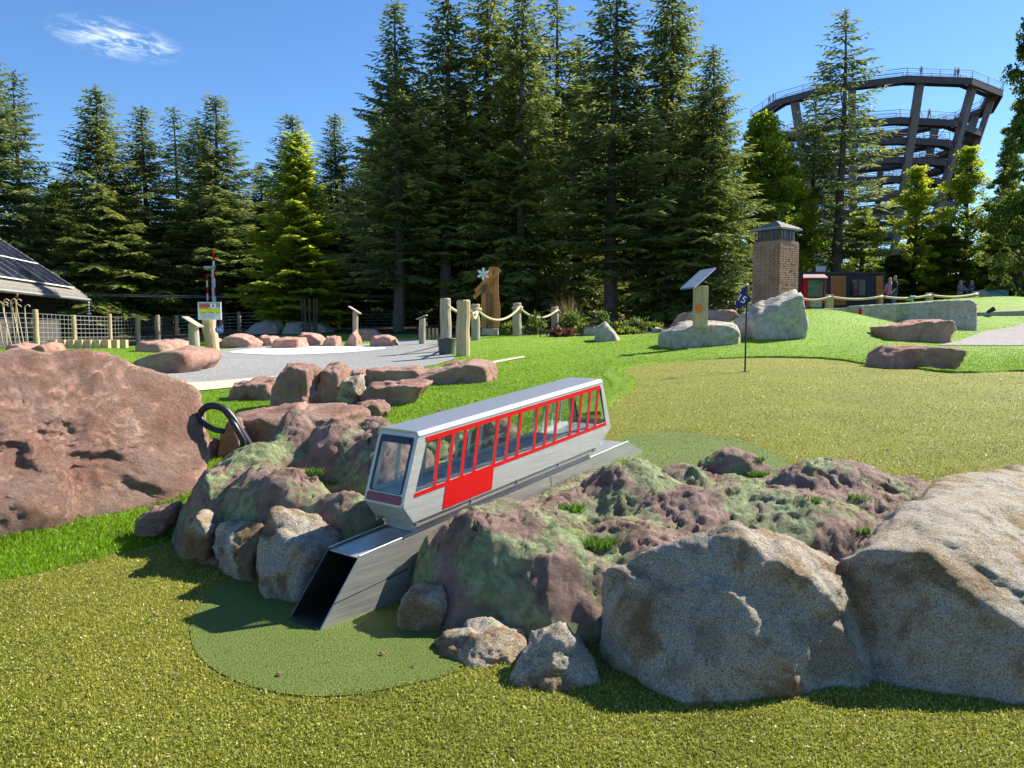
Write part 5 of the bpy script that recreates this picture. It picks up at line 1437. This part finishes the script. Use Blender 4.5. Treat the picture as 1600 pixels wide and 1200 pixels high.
block([(1336, 508), (1338, 478), (1380, 475), (1412, 474), (1410, 480), (1409, 510)], 22.6, .9, "split granite block with many drill grooves left of the smooth one", 152, [(1369, 480, 505, .012), (1377, 480, 506, .012), (1391, 479, 507, .014), (1401, 479, 507, .012), (1405, 479, 508, .012)])
block([(1262, 492), (1264, 484), (1300, 483), (1336, 480), (1337, 505), (1300, 500)], 24.0, .9, "low granite block running out behind the green mound", 153, [])
block([(1529, 496), (1530, 488), (1580, 486), (1700, 482), (1700, 494), (1600, 496)], 25.0, .5, "long low stone kerb wall at the right edge", 154, [])
b = at(1554, 463, 37); bb = thing("blue_box", (b.x, 37, b.z), "light blue open box on the upper slope", "box")
bx("side", 1533, 452.5, 1575, 463.5, 37, .06, M['bluebox'], bb); bx("end_panel", 1533, 452.5, 1543, 463.5, 36.93, .05, M['concrete'], bb); bx("back", 1533, 452.8, 1575, 463.5, 38.2, .06, M['bluebox'], bb)
bx("end", 1532.3, 453, 1533, 463.5, 37, 1.2, M['bluebox'], bb); bx("end", 1575, 453, 1575.8, 463.5, 37, 1.2, M['bluebox'], bb)
b = at(1427, 466, 27); nb = thing("info_board", (b.x, 27, hz(b.x, 27)), "small slanted green and blue information board above the granite blocks", "sign")
MB().prism(pxpoly([(1415, 470), (1424, 470), (1432, 463), (1423, 463)], 26.8), (0, .03, .02)).build("board", plain("green_board", (.22, .34, .18), .5), nb)
MB().tube([Vector((b.x, 27, hz(b.x, 27))), at(1425, 467, 27)], .03, 6).build("leg", M['galv'], nb)
# small bits on the lawn: fire extinguisher red marker, spot lamps
b = at(1344, 491, 20.5); mk = thing("red_marker", (b.x, 20.5, b.z - .1), "small red marker post beside the granite blocks", "marker")
MB().tube([b - Vector((0, 0, .1)), b + Vector((0, 0, .12))], [.05, .045], 10).build("body", M['red'], mk); MB().tube([b + Vector((0, 0, .12)), b + Vector((0, 0, .17))], [.03, .02], 8).build("cap", M['iron'], mk)
b = G(1540, 494); sl_ = thing("garden_spotlight", b, "black spotlight on the lawn by the low stone wall", "spotlight")
MB().tube([b, b + Vector((.1, 0, .14))], .02, 6).build("spike", M['iron'], sl_); MB().tube([b + Vector((.05, 0, .12)), b + Vector((.24, -.05, .24))], [.05, .08], 10).build("head", M['iron'], sl_)
b = G(844, 528); s2 = thing("garden_spotlight", b, "small black spotlight in front of the flower bed", "spotlight")
MB().tube([b, b + Vector((0, 0, .15))], .02, 6).build("spike", M['iron'], s2); MB().tube([b + Vector((0, .04, .13)), b + Vector((0, -.06, .24))], [.05, .06], 10).build("head", M['iron'], s2)
# dry leaves on the turf
lfm = plain("dry_leaf", (.24, .12, .06), .7, 0, .3, 90)
for i, (px, py, w_) in enumerate(((190, 902, "near the lawn edge"), (243, 968, "left of the dark mat"), (84, 1066, "in the lower left corner"), (598, 1030, "right on the dark mat"), (437, 1062, "in the middle of the dark mat"), (1388, 708, "on the upper green"))):
    p = G(px, py, .014); an = i * 1.3; s = .008
    v = [Vector((s * 1.5 * math.cos(an + a) * (1 if k % 2 == 0 else .55), s * 1.1 * math.sin(an + a) * (1 if k % 2 == 0 else .55), .006 * (k % 2))) for k, a in enumerate([j * math.pi / 4 for j in range(8)])]
    o = MB().prism([p + q for q in v], (0, 0, .0015)).build("dry_leaf", lfm, None, origin=p)
    tag(o, "small brown dry leaf lying on the turf " + w_, "leaf", "dry leaves on the turf")

# needles, twigs and grains lying on the turf
_lr = np.random.default_rng(77); lm = MB()
for k in range(260):
    x, y = _lr.uniform(-2.2, 2.2), _lr.uniform(1.6, 3.2)
    if k > 170: x, y = _lr.uniform(.6, 6), _lr.uniform(3.9, 9)
    if abs(x) > .7 * (y + .3): continue
    z = hz(x, y) + .016; a = _lr.uniform(0, 6.28); l = _lr.uniform(.006, .024)
    d = Vector((math.cos(a), math.sin(a), _lr.uniform(-.1, .2))) * l; s = Vector((-math.sin(a), math.cos(a), 0)) * _lr.uniform(.0008, .002)
    p = Vector((x, y, z)); lm.add([p - s, p + s, p + d + s * .5, p + d - s * .5, p + d * .5 + Vector((0, 0, .003))], [(0, 1, 4), (1, 2, 4), (2, 3, 4), (3, 0, 4)])
lo_ = lm.build("turf_litter", plain("litter", (.20, .13, .07), .8, 0, .5, 40), None, origin=(0, 2, 0))
tag(lo_, "fine brown needles and twigs scattered on the turf", kind="stuff")
# ------------------------------------------------------------------ trees
def kites(name, P, D, L, Wd, mat, rng, tint=None):
    n = len(P)
    r = rng.normal(size=(n, 3)); s = np.cross(D, r); s /= np.linalg.norm(s, axis=1)[:, None] + 1e-9
    L = L[:, None]; Wd = Wd[:, None]
    V = np.stack([P, P + D * L * .42 + s * Wd, P + D * L, P + D * L * .42 - s * Wd], 1).reshape(-1, 3)
    i = np.arange(n)[:, None] * 4
    me = mesh_np(name, V, i + np.array([[0, 1, 2, 3]]), mat)
    a = me.attributes.new("rnd", 'FLOAT', 'POINT')
    t = rng.uniform(0, 1, n) if tint is None else np.clip(tint + rng.uniform(-.2, .2, n), 0, 1)
    a.data.foreach_set("value", np.repeat(t, 4).astype(np.float32))
    return me
def conifer(seed, h=20.0, rad=3.0, start=.08, mat='spruce', droop=.5, dens=1.0, gap=0.0, taper=.85, kl=.40, kw=.045, up=.35):
    rng = np.random.default_rng(seed); rs = random.Random(seed)
    PP, DD, LL, WW, TT = [], [], [], [], []
    trunk = MB()
    trunk.tube([(math.sin(t * 5 + seed) * .06, math.cos(t * 4) * .06, h * t) for t in [k / 9 for k in range(10)]], [.24 * (1 - .93 * k / 9) for k in range(10)], 8)
    z = h * start
    while z < h * .985:
        t = z / h; e = (z - h * start) / (h * (1 - start))
        nb = max(4, int(rng.integers(6, 9) * (1 - .3 * e)))
        a0 = rng.uniform(0, 6.28)
        for b in range(nb):
            if rng.random() < gap: continue
            az = a0 + b * 6.283 / nb + rng.normal() * .25
            Lb = rad * (1 - e) ** taper * rng.uniform(.6, 1.15) + .22
            if e < .12: Lb *= .75 + 2 * e
            el = (up * e * 1.6 - droop * .45 * (1 - e)) + rng.normal() * .1
            n = max(3, int(Lb / .135 * dens))
            s = np.linspace(.12, 1, n)
            rr = Lb * s * math.cos(el)
            zz = z + Lb * (s * math.sin(el) - droop * .34 * s ** 2 * (1 - e * .5) + .20 * droop * s ** 4)
            B = np.column_stack([rr * math.cos(az), rr * math.sin(az), zz])
            out = np.array([math.cos(az), math.sin(az), 0]); sd = np.array([-math.sin(az), math.cos(az), 0])
            tw = (.42 * Lb * (1 - s * .72)).clip(.16, 1.0)
            for side in (-1, 1):
                for q in range(3):
                    f = rng.uniform(.0, .95, n)[:, None] if q else np.zeros((n, 1))
                    d0 = out * .62 + sd * side * .95 + np.array([0, 0, -.25 - droop * .55])
                    d = d0 + rng.normal(size=(n, 3)) * .28; d /= np.linalg.norm(d, axis=1)[:, None]
                    P = B + (d0 / np.linalg.norm(d0)) * tw[:, None] * f
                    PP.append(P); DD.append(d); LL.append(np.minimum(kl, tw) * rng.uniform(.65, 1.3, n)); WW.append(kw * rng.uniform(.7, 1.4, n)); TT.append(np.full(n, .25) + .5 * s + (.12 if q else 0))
            # tip
            d = out * .9 + np.array([0, 0, .1 - droop * .3]); d /= np.linalg.norm(d)
            PP.append(B[-1:]); DD.append(d[None]); LL.append(np.array([kl])); WW.append(np.array([kw])); TT.append(np.array([.9]))
            if Lb > .9:
                trunk.tube([(0, 0, z), tuple(B[n // 2]), tuple(B[-1])], [.035 * (1 - .6 * e), .02, .006], 3, False)
        z += (.34 + .10 * rng.random()) * (1.15 - .45 * e) / max(.7, dens)
    n = 60
    zt = rng.uniform(.93, 1.0, n) * h
    PP.append(np.column_stack([np.zeros(n), np.zeros(n), zt])); d = rng.normal(size=(n, 3)) * .6 + np.array([0, 0, .7]); DD.append(d / np.linalg.norm(d, axis=1)[:, None]); LL.append(rng.uniform(.15, .35, n)); WW.append(np.full(n, .035)); TT.append(np.full(n, .6))
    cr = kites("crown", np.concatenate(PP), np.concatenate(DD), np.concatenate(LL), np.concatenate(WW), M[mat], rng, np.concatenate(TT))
    me = bpy.data.meshes.new("trunk"); me.from_pydata(trunk.v, [], trunk.f); me.materials.append(M['bark']); me.update()
    return dict(crown=cr, trunk=me, h=h, r=rad)
def broadleaf(seed, h=12.0, rad=3.2, start=.15, mat='bright', n=26000, leaf=.17, clumps=70, spread=.85):
    rng = np.random.default_rng(seed)
    trunk = MB(); trunk.tube([(math.sin(k) * .12, math.cos(k * 1.3) * .1, h * .9 * k / 8) for k in range(9)], [.2 * (1 - .9 * k / 8) for k in range(9)], 8)
    C = []
    for i in range(clumps):
        e = rng.uniform(0, 1) ** .85; z = h * (start + (1 - start) * e)
        env = rad * (math.sin(math.pi * min(1, .18 + .82 * (1 - e))) ** .7 if e > .0 else 1) 
        env = (rad * (1 - e ** 1.5) ** .85 * (.6 + .4 * min(1, e / .15)) + .15) * rng.uniform(.7, 1.25)
        a = rng.uniform(0, 6.28); env *= .78 + .42 * math.sin(a * 3 + e * 9 + seed) * math.sin(e * 17 + a + seed * 2); r = env * math.sqrt(rng.uniform(.05, 1)) * spread
        C.append((r * math.cos(a), r * math.sin(a), z))
        trunk.tube([(0, 0, max(.5, z - r * .7)), (r * .5 * math.cos(a), r * .5 * math.sin(a), z - r * .25), C[-1]], [.05, .03, .008], 4, False)
    C = np.array(C)
    ci = rng.integers(0, clumps, n)
    o = rng.normal(size=(n, 3)); o /= np.linalg.norm(o, axis=1)[:, None]
    sz = rng.uniform(.16, .5, clumps)[ci] * rad / 3.0
    P = C[ci] + o * (sz * rng.uniform(.35, 1.0, n) ** .6)[:, None] * np.array([1.25, 1.25, .6])
    D = o * .5 + rng.normal(size=(n, 3)) * .6 + np.array([0, 0, -.25]); D /= np.linalg.norm(D, axis=1)[:, None]
    ct = rng.uniform(.2, .8, clumps)
    cr = kites("crown", P, D, leaf * rng.uniform(.7, 1.4, n), leaf * .36 * rng.uniform(.7, 1.3, n), M[mat], rng, ct[ci])
    me = bpy.data.meshes.new("trunk"); me.from_pydata(trunk.v, [], trunk.f); me.materials.append(M['bark_dark']); me.update()
    return dict(crown=cr, trunk=me, h=h, r=rad)
PROTO = {
    'spruceA': conifer(1, 20, 3.4, .04, 'spruce', .75, 1.0),
    'spruceB': conifer(2, 20, 3.0, .06, 'spruce', .65, 1.0, .06),
    'firA': conifer(3, 20, 2.7, .16, 'fir', .28, .95, .10, .8, up=.5),
    'firB': conifer(4, 20, 2.5, .24, 'fir', .35, .95, .14, .72, up=.45),
    'thin': conifer(5, 20, 2.2, .22, 'fir', .45, .8, .28, .6, .36, .045),
    'brightfir': conifer(21, 20, 3.2, .05, 'bright', .35, .9, .08, .75, .5, .085, up=.4),
    'broadA': broadleaf(6, 12, 3.2, .06, 'bright', 46000, .16, 300, 1.05),
    'broadB': broadleaf(7, 12, 2.6, .03, 'darkleaf', 40000, .18, 170),
    'tallB': broadleaf(8, 20, 3.6, .06, 'darkleaf', 42000, .19, 330, 1.1),
    'light': broadleaf(9, 12, 2.6, .1, 'bright', 18000, .14, 200, 1.1),
    'shrub': broadleaf(10, 3, 1.6, .02, 'darkleaf', 7000, .12, 26),
}
_tr = random.Random(8)
def tree(kind, px, topy, Y, wpx, name, label, group, cat="tree"):
    pr_ = PROTO[kind]; b = onground(px, Y); top = at(px, topy, Y).z
    h = top - b.z; s = h / pr_['h']; sxy = (wpx * 1.24 / 2 / F * Y) / pr_['r']
    t = thing(name, b, label, cat, group, _tr.uniform(0, 6.28))
    t.scale = (sxy, sxy, s)
    for nm in ('trunk', 'crown'):
        o = bpy.data.objects.new(nm, pr_[nm]); COL.objects.link(o); o.parent = t
    return t
gF = "conifers at the forest edge"
for a in [
    ('firB', 2, 84, 38, 150, "dark fir cut by the left edge above the barn"),
    ('thin', 42, 112, 40, 100, "thin half bare spruce with a visible trunk above the solar roof"),
    ('spruceA', 167, 134, 40, 200, "broad drooping spruce right of the barn, tallest of the left group"),
    ('spruceB', 236, 166, 42, 150, "slightly lower spruce on the right shoulder of the broad drooping one"),
    ('thin', 284, 168, 47, 95, "thin spruce top between the left spruces and the nest topped fir"),
    ('firB', 318, 186, 46, 100, "narrow fir just left of the nest topped fir"),
    ('firA', 347, 150, 43, 165, "dark fir with a dense bushy top in the left group"),
    ('firA', 462, 180, 46, 150, "dark fir rising behind the bright green tree"),
    ('spruceB', 530, 178, 48, 130, "spire shaped spruce left of the tall slender fir"),
    ('firA', 415, 255, 47, 110, "low dark fir top left of the bright green tree"),
    ('firA', 570, 262, 45, 130, "low fir between the spire spruce and the slender fir"),
    ('firA', 624, 3, 36, 165, "tall slender fir with a straight trunk at the left of the central stand"),
    ('firB', 700, -12, 37, 175, "dense dark fir second from the left of the central stand"),
    ('spruceB', 765, -70, 38, 200, "very tall spruce in the middle of the central stand, top out of frame"),
    ('spruceB', 815, -55, 36, 180, "tall olive spruce right of the middle of the central stand"),
    ('thin', 866, -8, 40, 160, "sparse spruce with bare twigs near the top of the central stand"),
    ('firA', 955, -45, 35, 215, "wide fir with long level branches in the central stand"),
    ('spruceA', 1040, -70, 36, 210, "tall olive green spruce at the right of the central stand"),
    ('spruceA', 1105, 70, 34, 190, "drooping bright spruce closing the central stand on the right"),
    ('spruceB', 900, 60, 41, 170, "spruce behind the gap of the central stand"),
    ('firB', 660, 120, 42, 150, "fir filling in behind the slender fir"),
    ('thin', 1304, 18, 43, 140, "lone thin spruce standing in front of the lookout tower"),
    ('thin', 1262, 150, 45, 110, "lower thin spruce left of the lone one before the tower")]:
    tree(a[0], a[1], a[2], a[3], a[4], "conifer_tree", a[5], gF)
gL = "leafy trees at the forest edge"
for a in [
    ('brightfir', 470, 205, 39, 150, "bright yellow green tree among the dark firs left of centre"),
    ('broadA', 1185, 178, 42, 150, "bright green leafy tree between the central stand and the tower"),
    ('broadA', 1230, 260, 43, 110, "lower bright leafy tree behind the brick tower"),
    ('light', 1422, 262, 44, 110, "airy yellow green young tree before the tower base"),
    ('light', 1340, 330, 44, 110, "light leafy tree behind the container building"),
    ('light', 1500, 232, 44, 120, "airy green tree right of the tower columns"),
    ('tallB', 1602, -40, 36, 120, "tall dark leafy tree at the right edge"),
    ('tallB', 1562, 215, 42, 80, "dark leafy tree left of the tall one at the right edge"),
    ('broadB', 1470, 355, 43, 110, "dark bushy tree below the tower columns"),
    ('broadB', 1395, 400, 44, 100, "dark bushy tree behind the container building"),
    ('broadB', 1580, 300, 40, 110, "dark bushy tree in the lower right of the forest"),
    ('broadB', 105, 290, 42, 110, "leafy tree between the barn roof and the broad spruce"),
    ('broadB', 690, 300, 40, 150, "shaded leafy tree under the slender fir"),
    ('broadB', 830, 330, 39, 150, "shaded leafy tree under the central spruces")]:
    tree(a[0], a[1], a[2], a[3], a[4], "leafy_tree", a[5], gL)
# deeper in the forest: indistinguishable dark trees
dl = "dark conifer deep in the shaded forest behind the front row"
for row, (Y0, n) in enumerate(((52, 22), (62, 22), (74, 20))):
    for k in range(n):
        px = -60 + (k + .5 * (row % 2)) * (1720 / n) + _tr.uniform(-20, 20)
        ty = 300 if px < 560 else (140 if px < 1120 else (435 if px < 1560 else 330))
        if px < 40: ty = 350
        tree(_tr.choice(['spruceA', 'spruceB', 'spruceA']), px, ty + _tr.uniform(-25, 45), Y0 + _tr.uniform(-3, 3), 150 + _tr.uniform(-20, 40), "forest_conifer", dl, "conifers deep in the forest")
for k in range(26):
    px = 90 + k * 58 + _tr.uniform(-20, 20); Y = _tr.uniform(43, 50)
    if 1230 < px < 1400: continue
    tree('shrub', px, (455 if px < 1200 else 400) + _tr.uniform(-20, 20), Y, 110, "undergrowth_shrub", "dark leafy shrub in the undergrowth below the forest trees", "undergrowth shrubs", "shrub")

# ------------------------------------------------------------------ flower bed plants
def plant(px, Y, topy, wpx, label, leafmat, seed, n=260, flower=None, fn=0, blade=False, name="garden_plant"):
    rng = np.random.default_rng(seed); b = onground(px, Y); h = max(.15, at(px, topy, Y).z - b.z); r = wpx / 2 / F * Y
    t = thing(name, b, label, "plant", "plants in the flower bed")
    if blade:
        X = rng.normal(size=n) * r * .25; Yv = rng.normal(size=n) * r * .25
        o = blades("leaves", X, Yv, np.zeros(n), h, .02, leafmat, None, .55, rng=rng); del o["kind"]; o.parent = t
    else:
        P = rng.normal(size=(n, 3)) * np.array([r * .45, r * .45, h * .24]) + np.array([0, 0, h * .5]); P[:, 2] = np.clip(P[:, 2], .02, h)
        D = rng.normal(size=(n, 3)); D[:, 2] += .5; D /= np.linalg.norm(D, axis=1)[:, None]
        link("leaves", kites("leaves", P, D, rng.uniform(.08, .2, n), rng.uniform(.025, .05, n), leafmat, rng), t)
        m = MB()
        for k in range(7):
            a = rng.uniform(0, 6.28); m.tube([(0, 0, 0), (r * .3 * math.cos(a), r * .3 * math.sin(a), h * .6)], [.01, .006], 4)
        m.build("stem", M['b_tuft'], t, local=True)
    for k in range(fn):
        a = rng.uniform(0, 6.28); q = math.sqrt(rng.random()) * r * .7; z = h * rng.uniform(.75, 1.05) - q * .3
        m = MB()
        for j in range(6):
            an = j * 1.047; d = Vector((math.cos(an), math.sin(an) * .6, .35))
            c = Vector((q * math.cos(a), q * math.sin(a), z)); sdv = Vector((-math.sin(an), math.cos(an), 0)) * .03
            m.add([c, c + d * .05 + sdv, c + d * .09, c + d * .05 - sdv], [(0, 1, 2, 3)])
        m.build("flower", flower, t, local=True)
pk = m_paint("pink_petal", (.50, .10, .34), .6); wh = m_paint("white_petal", (.78, .76, .62), .6); rdp = m_paint("red_petal", (.45, .03, .03), .6)
straw = m_blade("straw_blade", (.16, .11, .05), (.30, .22, .11), (.42, .33, .18))
plant(888, 27.5, 466, 30, "tall straw coloured ornamental grass behind the last rope post", straw, 1, 160, None, 0, True)
plant(893, 25.5, 489, 38, "feathery light green bush right of the last rope post", M['bedleaf'], 2, 700, wh, 5)
plant(941, 23.5, 489, 24, "tall plant with pink blossoms behind the white pointed stone", M['bedleaf'], 3, 420, pk, 9)
plant(915, 23.5, 506, 26, "low plant with small red blossoms left of the white pointed stone", M['darkleaf'], 4, 300, rdp, 8)
plant(838, 24.5, 490, 30, "slender leafy sapling between the rope posts", M['bedleaf'], 5, 260, wh, 2)
plant(800, 25.5, 505, 30, "low bush at the foot of the carved sign", M['darkleaf'], 6, 420, wh, 3)
plant(968, 24, 505, 26, "grey green bush with a cream flower head beside the pointed stone", M['darkleaf'], 7, 420, wh, 3)
plant(995, 25, 500, 30, "yellow green bush with cream flower heads in the flower bed", M['bedleaf'], 8, 600, wh, 6)
plant(1015, 25.5, 507, 30, "dark green mound plant at the right end of the flower bed", M['darkleaf'], 9, 700)
plant(878, 23, 515, 40, "low row of reddish bedding plants at the lawn edge", m_leaf("red_foliage", (.07, .02, .015), (.14, .05, .03), (.2, .1, .05)), 10, 500, rdp, 6)
plant(980, 23.5, 516, 40, "silvery green ground plant before the yellow green bush", M['darkleaf'], 11, 500)
# ------------------------------------------------------------------ lookout tower
YTW = 150.0; cxp = 1347
tc0 = at(cxp, 508, YTW); gz1 = hz(tc0.x, YTW)
lt_ = thing("lookout_tower", (tc0.x, YTW, gz1), "tall open spiral ramp lookout tower with leaning columns", "tower")
ztop = at(cxp, 121, YTW - 20).z - gz1
NS = 12; TURNS = 11
def rad_at(z): return 11.2 + 9.6 * (z / ztop) ** 1.25
def spiral(k):  # k = segment index counted from the top
    th = 2 * math.pi * k / NS + .35
    z = ztop - 1.0 - (k / (NS * TURNS)) * (ztop - 3)
    return th, z
def ringpt(th, r, z): return Vector((r * math.cos(th), r * math.sin(th), z))
DW = 2.3
for turn in range(TURNS):
    deck, beam, rail, posts = MB(), MB(), MB(), MB()
    for s in range(NS):
        k = turn * NS + s
        t0, z0 = spiral(k); t1, z1 = spiral(k + 1)
        if turn == 0: z0 = z1 = ztop + .0 - .0; z0 -= .10 * max(0, s - 4) * .6; z1 -= .10 * max(0, s - 3) * .6
        r0, r1 = rad_at(z0), rad_at(z1)
        if turn == 0: r0 += 1.0; r1 += 1.0
        A, B = ringpt(t0, r0, z0), ringpt(t1, r1, z1); Ai, Bi = ringpt(t0, r0 - DW, z0), ringpt(t1, r1 - DW, z1)
        deck.prism([A, B, Bi, Ai], (0, 0, .14))
        for P, Q, hh in ((A, B, .95), (Ai, Bi, .75)):
            d = (P - Vector((0, 0, P.z))).normalized() * .12
            beam.prism([P - Vector((0, 0, hh)), Q - Vector((0, 0, hh)), Q - Vector((0, 0, .02)), P - Vector((0, 0, .02))], -d)
            for hr, rr_ in ((1.3, .05), (.95, .02), (.6, .02), (.3, .035)):
                rail.tube([P + Vector((0, 0, hr)), Q + Vector((0, 0, hr))], rr_, 4, False)
            for j in range(2):
                q = P.lerp(Q, j / 2); posts.tube([q, q + Vector((0, 0, 1.32))], .05, 4, False)
    deck.build("ramp_deck", M['tower_dark'], lt_, local=True); beam.build("edge_beam", M['tower_dark'], lt_, local=True)
    rail.build("railing", M['tower_dark'], lt_, local=True)["kind"] = "stuff"; posts.build("railing_posts", M['tower_dark'], lt_, local=True)["kind"] = "stuff"
for c in range(NS):
    th = 2 * math.pi * c / NS + .35 + .13
    b = ringpt(th, 10.3, 0); t = ringpt(th, rad_at(ztop) - .9, ztop - .5)
    d = (t - b).normalized(); s_ = Vector((-math.sin(th), math.cos(th), 0)); o_ = d.cross(s_)
    MB().prism([b + s_ * .58 + o_ * .5, b - s_ * .58 + o_ * .5, b - s_ * .58 - o_ * .5, b + s_ * .58 - o_ * .5], t - b).build("column", M['tower_steel'], lt_, local=True)
for c in range(0, NS, 2):
    th = 2 * math.pi * c / NS + .35 + .13; th2 = 2 * math.pi * (c + 1) / NS + .48
    for f0, f1 in ((.3, .6), (.6, .9)):
        for a, b in ((th, th2), (th2, th)):
            p = ringpt(a, 10.3, 0).lerp(ringpt(a, rad_at(ztop) - .9, ztop), f0); q = ringpt(b, 10.3, 0).lerp(ringpt(b, rad_at(ztop) - .9, ztop), f1)
            MB().tube([p, q], .05, 4).build("bracing", M['tower_dark'], lt_, local=True)

# ------------------------------------------------------------------ people (far away, a few pixels tall)
def person_mesh(name, pose, shirt, trousers, skin, hair):
    J = {'pel': (0, 0, .95), 'chest': (0, 0, 1.28), 'neck': (0, 0, 1.48), 'head': (0, -.02, 1.60), 'top': (0, -.01, 1.72)}
    st = .10 + .16 * pose
    J.update({'hl': (.10, 0, .90), 'kl': (.11, -st, .50), 'al': (.11, -st * .4, .09), 'tl': (.12, -st * .4 - .16, .03),
              'hr': (-.10, 0, .90), 'kr': (-.11, st * .3, .50), 'ar': (-.11, st * 1.2, .09), 'tr': (-.12, st * 1.2 - .16, .03),
              'sl': (.19, 0, 1.40), 'el': (.25, .04 - st * .3, 1.12), 'wl': (.24, -.14 - st * .4, .92), 'fl': (.23, -.18 - st * .4, .82),
              'sr': (-.19, 0, 1.40), 'er': (-.25, .04 + st * .3, 1.12), 'wr': (-.24, -.04 + st * .2, .88), 'fr': (-.23, -.06 + st * .2, .78)})
    if pose > 1.5:
        J.update({'el': (.24, -.18, 1.2), 'wl': (.16, -.42, 1.22), 'fl': (.14, -.5, 1.25), 'er': (-.24, -.18, 1.2), 'wr': (-.16, -.42, 1.2), 'fr': (-.14, -.5, 1.22)})
    rad = dict(pel=.16, chest=.17, neck=.06, head=.10, top=.075, hl=.09, kl=.065, al=.045, tl=.035, hr=.09, kr=.065, ar=.045, tr=.035, sl=.07, el=.05, wl=.035, fl=.03, sr=.07, er=.05, wr=.035, fr=.03)
    E = [('pel', 'chest'), ('chest', 'neck'), ('neck', 'head'), ('head', 'top'), ('pel', 'hl'), ('hl', 'kl'), ('kl', 'al'), ('al', 'tl'), ('pel', 'hr'), ('hr', 'kr'), ('kr', 'ar'), ('ar', 'tr'), ('chest', 'sl'), ('sl', 'el'), ('el', 'wl'), ('wl', 'fl'), ('chest', 'sr'), ('sr', 'er'), ('er', 'wr'), ('wr', 'fr')]
    K = list(J); me = bpy.data.meshes.new(name); me.from_pydata([J[k] for k in K], [(K.index(a), K.index(b)) for a, b in E], [])
    o = bpy.data.objects.new("tmp", me); COL.objects.link(o)
    o.modifiers.new("s", 'SKIN'); ms = o.modifiers.new("u", 'SUBSURF'); ms.levels = ms.render_levels = 1
    for i, k in enumerate(K):
        sv = me.skin_vertices[0].data[i]; sv.radius = (rad[k], rad[k] * (.75 if k in ('chest', 'pel') else 1)); sv.use_root = (k == 'pel')
    dg = bpy.context.evaluated_depsgraph_get()
    nm = bpy.data.meshes.new_from_object(o.evaluated_get(dg)); bpy.data.objects.remove(o)
    nm.materials.clear()
    for m_ in (trousers, shirt, skin, hair): nm.materials.append(m_)
    for p in nm.polygons:
        c = p.center
        p.material_index = 3 if (c.z > 1.66 or (c.z > 1.55 and c.y > .03)) else 2 if (c.z > 1.47 or (abs(c.x) > .2 and c.z < 1.1 and c.z > .7)) else 1 if c.z > .93 else 0
        p.use_smooth = True
    return nm
skn = plain("skin", (.45, .28, .20), .6); hr1 = plain("dark_hair", (.05, .035, .025), .6); hr2 = plain("fair_hair", (.34, .24, .13), .6)
cl = {k: plain(k + "_cloth", v, .8) for k, v in dict(white=(.62, .62, .6), black=(.02, .02, .025), red=(.38, .03, .04), blue=(.06, .10, .24), grey=(.2, .2, .21), pink=(.5, .24, .24), olive=(.12, .13, .06)).items()}
def person(loc, rz, pose, shirt, trousers, label, hair=hr1, group=None, scale=1.0):
    o = link("person", person_mesh("person", pose, cl[shirt], cl[trousers], skn, hair), None, loc)
    o.rotation_euler = (0, 0, rz); o.scale = (scale,) * 3
    return tag(o, label, "person", group)
def on_deck(px, near=True, turn=0):
    """deck spot of the tower seen at this pixel column"""
    best = None
    for k in range(NS * 40):
        kk = turn * NS + k / 40
        i = int(kk); fr = kk - i
        th, z = spiral(kk)
        if turn == 0:
            s = kk; z = ztop - .06 * max(0, s - 4)
        r = rad_at(z) + (1.0 if turn == 0 else 0) - .35
        t0 = 2 * math.pi * i / NS + .35; t1 = t0 + 2 * math.pi / NS
        p = ringpt(t0, r, z).lerp(ringpt(t1, r, z), fr) + Vector(lt_.location)
        if (p.y < YTW) != near: continue
        d = abs(800 + F * p.x / p.y - px)
        if best is None or d < best[0]: best = (d, p)
    return best[1] + Vector((0, 0, .14))
gT = "visitors on the lookout tower"
for i, (px, tn, sh, trs, ps, lb) in enumerate([(1421, 0, 'grey', 'black', 0, "person in grey alone at the top railing of the lookout tower"), (1473, 0, 'black', 'black', .3, "person in black, left of the pair at the top railing"), (1478, 0, 'blue', 'black', 0, "person in blue, right of the pair at the top railing"),
        (1192, 0, 'white', 'blue', .3, "person in white at the far left end of the top walkway"), (1198, 0, 'black', 'grey', 0, "person in black beside the one in white at the left end of the top walkway"), (1411, 1, 'black', 'grey', 0, "person in black on the second walkway left of the column"), (1437, 1, 'grey', 'black', .4, "person in grey on the second walkway right of the column"),
        (1356, 2, 'red', 'black', .2, "person in red in the group on the third walkway"), (1361, 2, 'pink', 'grey', .5, "person in pink in the group on the third walkway"), (1366, 2, 'white', 'blue', 0, "person in white in the group on the third walkway")]):
    person(on_deck(px, True, tn), i * 1.1, ps, sh, trs, lb, hr1 if i % 2 else hr2, gT)
gP = "visitors beyond the rope fence"
for i, (px, ty, Y, sh, trs, ps, lb) in enumerate([(1501, 443, 37, 'grey', 'black', 1.8, "person in grey bending arms forward beyond the rope fence"), (1518, 447, 37.5, 'blue', 'black', .2, "person in blue next to the one in grey beyond the rope fence"), (1566, 441, 41, 'red', 'black', .3, "person in red in front of the dark trees at the far right"),
        (1390, 455, 36, 'pink', 'black', .3, "person in pink beside the container building"), (1398, 459, 35, 'black', 'blue', .1, "person in black partly hidden behind the rope fence")]):
    t = at(px, ty, Y); person(Vector((t.x, Y, hz(t.x, Y))), .5 + i, ps, sh, trs, lb, hr2 if i % 2 else hr1, gP, 1.0)
